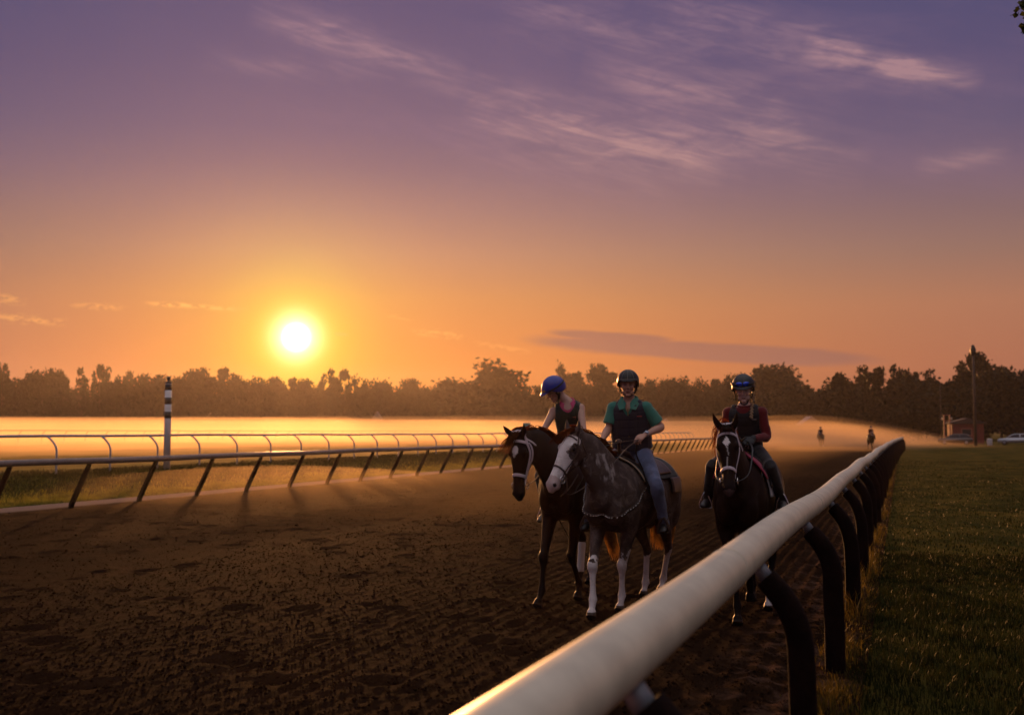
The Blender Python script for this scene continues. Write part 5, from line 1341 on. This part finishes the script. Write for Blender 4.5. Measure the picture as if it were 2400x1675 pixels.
# ------------------------------------------------------------------ rider A: blue helmet, dark green vest
SKN = np.array((.58, .36, .28))
RA = dict(g=.90, skin=SKN, hair=(.04, .02, .012), hf=(.50, -.62, -.60), hu=(.45, -.38, .80), hs=1.0, bend=(.0, .0, .0),
          J=dict(pel=(-.12, -.02, 1.70), neck=(.04, -.035, 2.175), head=(.11, -.165, 2.305), shL=(.0, .105, 2.10), shR=(.07, -.19, 2.06), elL=(.12, .175, 1.86), elR=(.17, -.262, 1.88), wrL=(.30, .10, 1.73), wrR=(.34, -.235, 1.745),
                 hipL=(-.06, .10, 1.66), hipR=(-.06, -.13, 1.66), knL=(.28, .27, 1.36), knR=(.28, -.28, 1.36), anL=(.06, .28, .93), anR=(.06, -.29, .93), toL=(.22, .29, .85), toR=(.22, -.30, .85)),
          arms=dict(L=((.8, -.2, -.6), (0, -.6, -.6), (0, -.4, .9), .9), R=((.7, .1, -.7), (-.3, .9, -.2), (.5, .2, .6), .8)))
def start_person(P, loc, label):
    pel = Vector(P['J']['pel']); w = Vector((loc[0], loc[1], 0)) + Matrix.Rotation(R(-90), 3, 'Z') @ pel
    root = empty('person', tuple(w), R(-90), label, 'person', 'riders on the horses')
    me, HM, H, v, lat, hl = person_body(P); link('body', me, M_SKIN, root)
    bvh = BVHTree.FromPolygons([Vector(x) for x in coords(me)], [tuple(p.vertices) for p in me.polygons])
    return root, HM, H, v, lat, bvh, pel
rA, HM, H, v, lat, bv, pel = start_person(RA, LA, 'rider in a blue helmet and sleeveless dark green vest with a pink collar, looking down')
vg, up, fw = vest(rA, RA, v, lat, pmat('green_vest', (.020, .026, .016), .75, bump=.3, bscale=300, sheen=.3), vd=.085, vw=.09, rnd=.5, under=pmat('pink_cloth', (.55, .06, .16), .8, sheen=.4), ud=.065, uw=.075)
trousers(rA, RA, v, pmat('dark_breeches', (.02, .018, .02), .8, sheen=.3), .008)
boots(rA, v, M_LEATHB)
collar(rA, v, H, pmat('pink_cloth', (.55, .06, .16), .8, sheen=.4), up, fw, lat, .066, .03)
hel = helmet(rA, H, HM, pmat('blue_helmet_cover', (.018, .030, .30), .38, .5, bump=.15, bscale=300, coat=.2), None, bv, .040, 1.16)
goggles(hel, H, HM, pmat('yellow_reflection_lens', (.30, .20, .03), .08, .8), M_BLK, .062, .134)  # dark lens coloured yellow to stand in for its reflection
bm = bmesh.new(); blob(bm, H(-.02, 0, .150), (.014, .014, .008), sub=2); obj('helmet_button', bm, pmat('blue_helmet_cover', (0, 0, 0)), hel)
bm = bmesh.new(); blob(bm, H(-.095, 0, -.035), (.030, .034, .036), HM, 3); obj('hair', bm, pmat('brown_hair', (.05, .025, .015), .6), rA)
for nm in ('vest_emblem',):
    c_ = lerp(v['shL'], v['neck'], .52) + fw * .128 - up * .105; bm = bmesh.new(); tube(bm, [(*(c_ - lat * .02), .003, .003), (*(c_ + lat * .018 + up * .004), .003, .003), (*(c_ + lat * .004 - up * .02), .003, .003)], lat=tuple(up), k=1, seg=6); obj(nm, bm, pmat('red_thread', (.4, .05, .04), .7), rA)
for sd in 'LR': stirrup(hA, v['an' + sd], v['to' + sd], 1.45, yoA(0) + (.30 if sd == 'L' else -.30))
# strap from hand to bit
loop_tube('rein', [tuple(hpA(.50, .075, -.06)), (.80, -.12, 1.38), (.58, -.14, 1.62), tuple(v['wrR'] + Vector((.06, .02, -.06)))], .009, M_LEATHB, hA, r2=.004)
loop_tube('rein', [tuple(hpA(.50, -.075, -.06)), (.86, -.34, 1.45), (.58, -.30, 1.66), tuple(v['wrR'] + Vector((.06, -.0, -.07)))], .009, M_LEATHB, hA, r2=.004)
finish_person(rA, pel)

# ------------------------------------------------------------------ rider B: man in green polo shirt and navy vest
RB = dict(g=1.06, belly=1.10, skin=np.array((.50, .27, .19)), hair=(.06, .045, .04), hf=(.96, .20, -.10), hu=(.08, .02, 1), hs=1.06,
          J=dict(pel=(-.10, .065, 1.63), neck=(.0, .06, 2.165), head=(.045, .06, 2.335), shL=(-.01, .235, 2.085), shR=(.02, -.105, 2.085), elL=(-.06, .385, 1.885), elR=(.06, -.155, 1.875), wrL=(.26, .285, 1.805), wrR=(.30, -.165, 1.74),
                 hipL=(-.06, .18, 1.60), hipR=(-.06, -.04, 1.60), knL=(.28, .405, 1.30), knR=(.30, -.27, 1.30), anL=(.10, .445, .885), anR=(.10, -.36, .885), toL=(.25, .46, .82), toR=(.25, -.38, .82)),
          arms=dict(L=((.75, -.55, -.42), (-.3, -.3, -.9), (.35, -.4, .3), .75), R=((.55, .05, -.85), (-.2, .9, -.1), (.7, .2, .4), .7)))
rB, HM, H, v, lat, bv, pel = start_person(RB, LB, 'man in a black helmet, green polo shirt, navy vest and jeans on the grey horse')
M_POLO = pmat('green_polo', (.045, .20, .15), .85, .3, bump=.3, bscale=350, sheen=.3)
vb, up, fw = vest(rB, RB, v, lat, pmat('navy_vest', (.016, .014, .026), .7, .4, bump=.3, bscale=300, sheen=.3), .042, .08, vd=.13, vw=.085, rnd=.8, under=M_POLO, ud=.10, uw=.045)
lapels(rB, v, up, fw, lat, M_POLO)
sleeves(rB, RB, v, M_POLO, .80, .013)
trousers(rB, RB, v, pmat('blue_jeans', (.11, .13, .22), .85, .3, bump=.4, bscale=200, var=.25, vscale=9, sheen=.2), .010, .007, 1.0, 'jeans')
boots(rB, v, M_LEATHB, .16)
collar(rB, v, H, M_POLO, up, fw, lat, .080, .045)
hel = helmet(rB, H, HM, pmat('black_helmet', (.012, .010, .010), .38, .35), pmat('grey_piping', (.20, .18, .15), .5), bv, .030, 1.05)
bm = bmesh.new(); tube(bm, [(*(lerp(v['pel'], v['neck'], .12) + fw * .165), .006, .004), (*(lerp(v['pel'], v['neck'], .5) + fw * .165), .006, .004), (*(lerp(v['pel'], v['neck'], .90) + fw * .128), .006, .004)], lat=tuple(lat), k=3, seg=8); obj('zip', bm, pmat('brass_zip', (.30, .22, .08), .35, metal=.8), vb)
c_ = lerp(v['shL'], v['neck'], .30) + fw * .140 - up * .085; bm = bmesh.new(); tube(bm, [(*(c_ - lat * .025), .004, .003), (*(c_ + lat * .025), .004, .003)], lat=tuple(up), k=1, seg=6); obj('vest_emblem', bm, pmat('red_thread', (0, 0, 0)), vb)
w_ = v['wrL']; dd = (w_ - v['elL']).normalized(); bm = bmesh.new(); tube(bm, [(*(w_ - dd * .035), .034, .030), (*(w_ - dd * .010), .033, .029)], lat=(0, 1, 0), k=1, seg=20, cap=False)
wt_ = obj('wristwatch', bm, pmat('grey_watch_strap', (.30, .32, .35), .4, metal=.5), rB)
bm = bmesh.new(); nrm = Vector((.55, .35, .7)); nrm = (nrm - dd * nrm.dot(dd)).normalized(); c_ = w_ - dd * .022 + nrm * .028; tube(bm, [(*c_, .024, .024), (*(c_ + nrm * .010), .022, .022)], lat=tuple(dd), k=1, seg=20, cap=False); obj('watch_face', bm, pmat('watch_face', (.45, .50, .60), .15, metal=.3), wt_)
for sd in 'LR': stirrup(hB, v['an' + sd], v['to' + sd], 1.35, yoB(0) + (.33 if sd == 'L' else -.33), True)
hd_ = w_ + Vector((.07, -.05, -.05))
loop_tube('rein', [tuple(hpB(.50, .078, -.06)), (.98, -.30, 1.22), (.70, -.02, 1.44), (.45, .13, 1.66), tuple(hd_)], .009, M_LEATH, hB, r2=.004)
loop_tube('rein', [tuple(hpB(.50, -.078, -.06)), (1.05, -.40, 1.34), (.70, -.26, 1.60), (.45, .02, 1.72), tuple(hd_)], .009, M_LEATH, hB, r2=.004)
loop_tube('split_rein_end', [tuple(hd_), (.30, .20, 1.62), (.27, .26, 1.45), (.25, .33, 1.20)], .010, M_LEATHB, hB, r2=.004)
loop_tube('bosal_hanger', [tuple(hpB(.46, .09, -.08)), tuple(hpB(.56, .10, -.14)), tuple(hpB(.62, .04, -.16)), tuple(hpB(.50, .06, -.20)), tuple(hpB(.34, .06, -.22))], .006, M_LEATH, hB)
finish_person(rB, pel)
hip_flash = None

# ------------------------------------------------------------------ rider C: red sleeves, black vest, blue goggles
RC = dict(g=.93, skin=np.array((.70, .47, .39)), hair=(.22, .13, .07), hf=(.93, .10, -.30), hu=(.30, -.02, .95), hs=1.0,
          J=dict(pel=(-.10, -.04, 1.655), neck=(.02, -.04, 2.10), head=(.065, -.04, 2.262), shL=(.0, .125, 2.025), shR=(.0, -.20, 2.025), elL=(.02, .175, 1.79), elR=(.02, -.255, 1.79), wrL=(.24, .075, 1.77), wrR=(.24, -.135, 1.77),
                 hipL=(-.05, .07, 1.62), hipR=(-.05, -.15, 1.62), knL=(.32, .245, 1.50), knR=(.32, -.325, 1.50), anL=(.10, .325, 1.155), anR=(.10, -.405, 1.155), toL=(.25, .345, 1.10), toR=(.25, -.425, 1.10)),
          arms=dict(L=((.85, -.35, -.3), (0, -.5, -.8), (.1, -.6, .8), .9), R=((.85, .35, -.3), (0, .5, -.8), (.1, .6, .8), .9)))
rC, HM, H, v, lat, bv, pel = start_person(RC, LC, 'rider in red long sleeves, black vest and black helmet with blue goggles pushed up')
M_REDC = pmat('red_cloth', (.13, .006, .008), .8, .3, bump=.3, bscale=300, sheen=.3)
vc, up, fw = vest(rC, RC, v, lat, pmat('black_vest', (.014, .009, .010), .7, .4, bump=.3, bscale=300, sheen=.2), .026, .10, vd=.05, vw=.08, rnd=.5, under=M_REDC, ud=.0, uw=.0)
sleeves(rC, RC, v, M_REDC, 2, .010)
trousers(rC, RC, v, pmat('black_breeches', (.014, .010, .010), .75, .4, sheen=.3), .008, .004)
boots(rC, v, M_LEATHB, .5)
bm = bmesh.new(); n_ = v['neck']; tube(bm, [(*(n_ - up * .03), .085, .080), (*(n_ + up * .012), .066, .064)], lat=tuple(lat), k=1, seg=24, cap=False); obj('collar', bm, M_REDC, rC)
hel = helmet(rC, H, HM, pmat('black_helmet_cover', (.012, .009, .010), .45, .5, bump=.2, bscale=300), None, bv, .040, 1.10)
goggles(hel, H, HM, pmat('blue_mirror_lens', (.03, .10, .85), .12, .9, coat=.6, metal=.5), M_BLK, .085, .128)
bm = bmesh.new(); blob(bm, H(-.02, 0, .150), (.014, .014, .008), sub=2); obj('helmet_button', bm, M_BLK, hel)
bm = bmesh.new(); bp = [H(-.03, .070, -.05), H(-.01, .088, -.085), v['neck'] + lat * .085 + fw * .06 + up * .01, v['neck'] + lat * .085 + fw * .115 - up * .04, v['neck'] + lat * .080 + fw * .135 - up * .09]
for i, p in enumerate(catmull([tuple(b_) for b_ in bp], 4)): blob(bm, Vector(p) + lat * .005 * (-1) ** i, (.014, .015, .014), sub=2)
obj('braid', bm, pmat('fair_hair', (.30, .19, .10), .6, bump=.5, bscale=120), rC)
c_ = lerp(v['shL'], v['neck'], .35) + fw * .130 - up * .060; bm = bmesh.new(); tube(bm, [(*(c_ - lat * .022), .004, .003), (*(c_ + lat * .022), .004, .003)], lat=tuple(up), k=1, seg=6); obj('vest_emblem', bm, pmat('grey_thread', (.25, .18, .16), .7), vc)
M_GLOVE = pmat('black_glove', (.012, .010, .010), .65, bump=.3, bscale=100)
for sd in 'LR':
    bm = bmesh.new(); d, pn, th, cu = RC['arms'][sd]; make_hand(bm, v['wr' + sd], d, pn, th, cu, 1.16); tube(bm, [(*(v['wr' + sd] - Vector(d).normalized() * .02), .036, .031), (*(v['wr' + sd] + Vector(d).normalized() * .02), .034, .028)], lat=th, k=1, seg=14)
    link('glove', remesh(bm, .005, 2, .5, 'glove'), M_GLOVE, rC)
for sd in 'LR': stirrup(hC, v['an' + sd], v['to' + sd], 1.52, yoC(0) + (.22 if sd == 'L' else -.22))
for s, sd in ((1, 'L'), (-1, 'R')):
    loop_tube('rein', [tuple(hpC(.50, s * .078, -.06)), (.88, yoC(.8) + s * .15, 1.45), (.60, yoC(.6) + s * .15, 1.66), tuple(v['wr' + sd] + Vector((.09, -s * .03, -.03)))], .009, M_LEATHB, hC, r2=.004)
loop_tube('running_ring_strap', [(.66, .0, 1.00), (.74, -.03, 1.18), (.80, -.04, 1.30), (.86, .02, 1.42)], .010, M_LEATHB, hC, r2=.004)
loop_tube('martingale_yoke', [(.30, .18, 1.55), (.60, .14, 1.25), (.76, -.03, 1.14), (.62, -.20, 1.25), (.32, -.24, 1.55)], .009, M_LEATHB, hC, r2=.004)
finish_person(rC, pel)

# ------------------------------------------------------------------ two more horses and riders far down the track
def far_pair(loc, rz, hl_, pl_):
    h = copy_tree(hC); h.location = (loc[0], loc[1], 0); h.rotation_euler = (0, 0, rz); h['label'] = hl_
    p = copy_tree(rC); pel = Vector(RC['J']['pel']); w = Vector((loc[0], loc[1], 0)) + Matrix.Rotation(rz, 3, 'Z') @ pel; p.location = w; p.rotation_euler = (0, 0, rz); p['label'] = pl_
far_pair((-9.05, 132), R(-95), 'faint horse half lost in the mist, left of the two far horses', 'faint rider on the far horse half lost in the mist')
far_pair((-2.9, 113), R(-78), 'dark distant horse just left of the far end of the outer rail', 'dark distant rider just left of the far end of the outer rail')

# ================================================================== MIST AND HAZE
def volmat(name, col, dens, aniso):
    m = bpy.data.materials.new(name); m.use_nodes = True; nt = m.node_tree; nt.nodes.clear(); o = nt.nodes.new('ShaderNodeOutputMaterial'); p = nt.nodes.new('ShaderNodeVolumePrincipled')
    p.inputs['Color'].default_value = (*col, 1); p.inputs['Density'].default_value = dens; p.inputs['Anisotropy'].default_value = aniso
    nt.links.new(p.outputs[0], o.inputs['Volume']); return m
bm = bmesh.new(); box(bm, (-560, -12, -6), (340, 620, 38))
hz = obj('haze', bm, None, smooth=False); hz.data.materials.append(volmat('haze_air', (.96, .86, .84), .00013, .72)); tagp(hz, kind='stuff')
# ground mist: a low blanket with a soft rolling top that thins to nothing at its edges;
# four nested blankets of different depth make its top fade out instead of ending in an edge
def mist_top(x, y, hh, sh):
    P = np.stack([x, y, 0 * x], 1); dist = np.hypot(x, y)
    full = (1.85 + .0108 * dist) * hh                     # the blanket deepens with distance
    inf = np.maximum.reduce([sstep(-x, 25 + sh, 44 + 2 * sh), sstep(-x, 8 + 8 * min(sh, 1) + 2 * sh, 27 + sh) * (.62 if sh < 2 else .25), sstep(-x, -3, 10) * .40 * (1 - min(sh, 1)), (.75 - .14 * sh) * np.exp(-((x + 21) / 6.5) ** 2 - ((y - 31) / 13) ** 2) * (sh < 4)])  # last term: mist pocket added by the inner rail to imitate the orange lens glow
    tr = sstep(y, 74 + 4 * sh, 150 + 4 * sh) * (1 - sstep(x, -10 - 1.5 * sh, 9 + 2.5 * sh))
    e = np.maximum(inf * sstep(y, 8, 26), tr) * (1 - sstep(y, 310, 385)) * (1 - sstep(-x, 270, 365))
    roll = .95 + .34 * (fbm(P * [.022, .014, 1] + 2 + sh, 3) - .5) + .10 * np.exp(-((x + 4) / 16) ** 2 - ((y - 150) / 45) ** 2)
    return -.35 + e * (full * roll + .35)
xs4 = np.concatenate([np.linspace(-372, -80, 34), np.linspace(-76, 30, 60)]); ys4 = np.concatenate([np.linspace(6, 200, 80), np.linspace(206, 392, 34)])
for hh, sh, dn in ((.50, 0, .009), (.68, 1, .006), (.82, 2, .005), (.93, 3, .004), (1.04, 4, .003), (1.20, 5, .0018)):
    mt = tensor_grid('mist', xs4, ys4, lambda x, y: mist_top(x, y, hh, sh))
    bm = bmesh.new(); bm.from_mesh(mt); bpy.data.meshes.remove(mt)
    r = bmesh.ops.extrude_face_region(bm, geom=list(bm.faces))
    for g in r['geom']:
        if isinstance(g, bmesh.types.BMVert): g.co.z = -.9 - .05 * sh
    mo = obj('mist', bm, None); mo.data.materials.append(volmat('mist_air', (.93, .69, .42), dn, .62)); tagp(mo, 'low bank of glowing mist lying over the infield and far track', 'mist', kind='stuff')
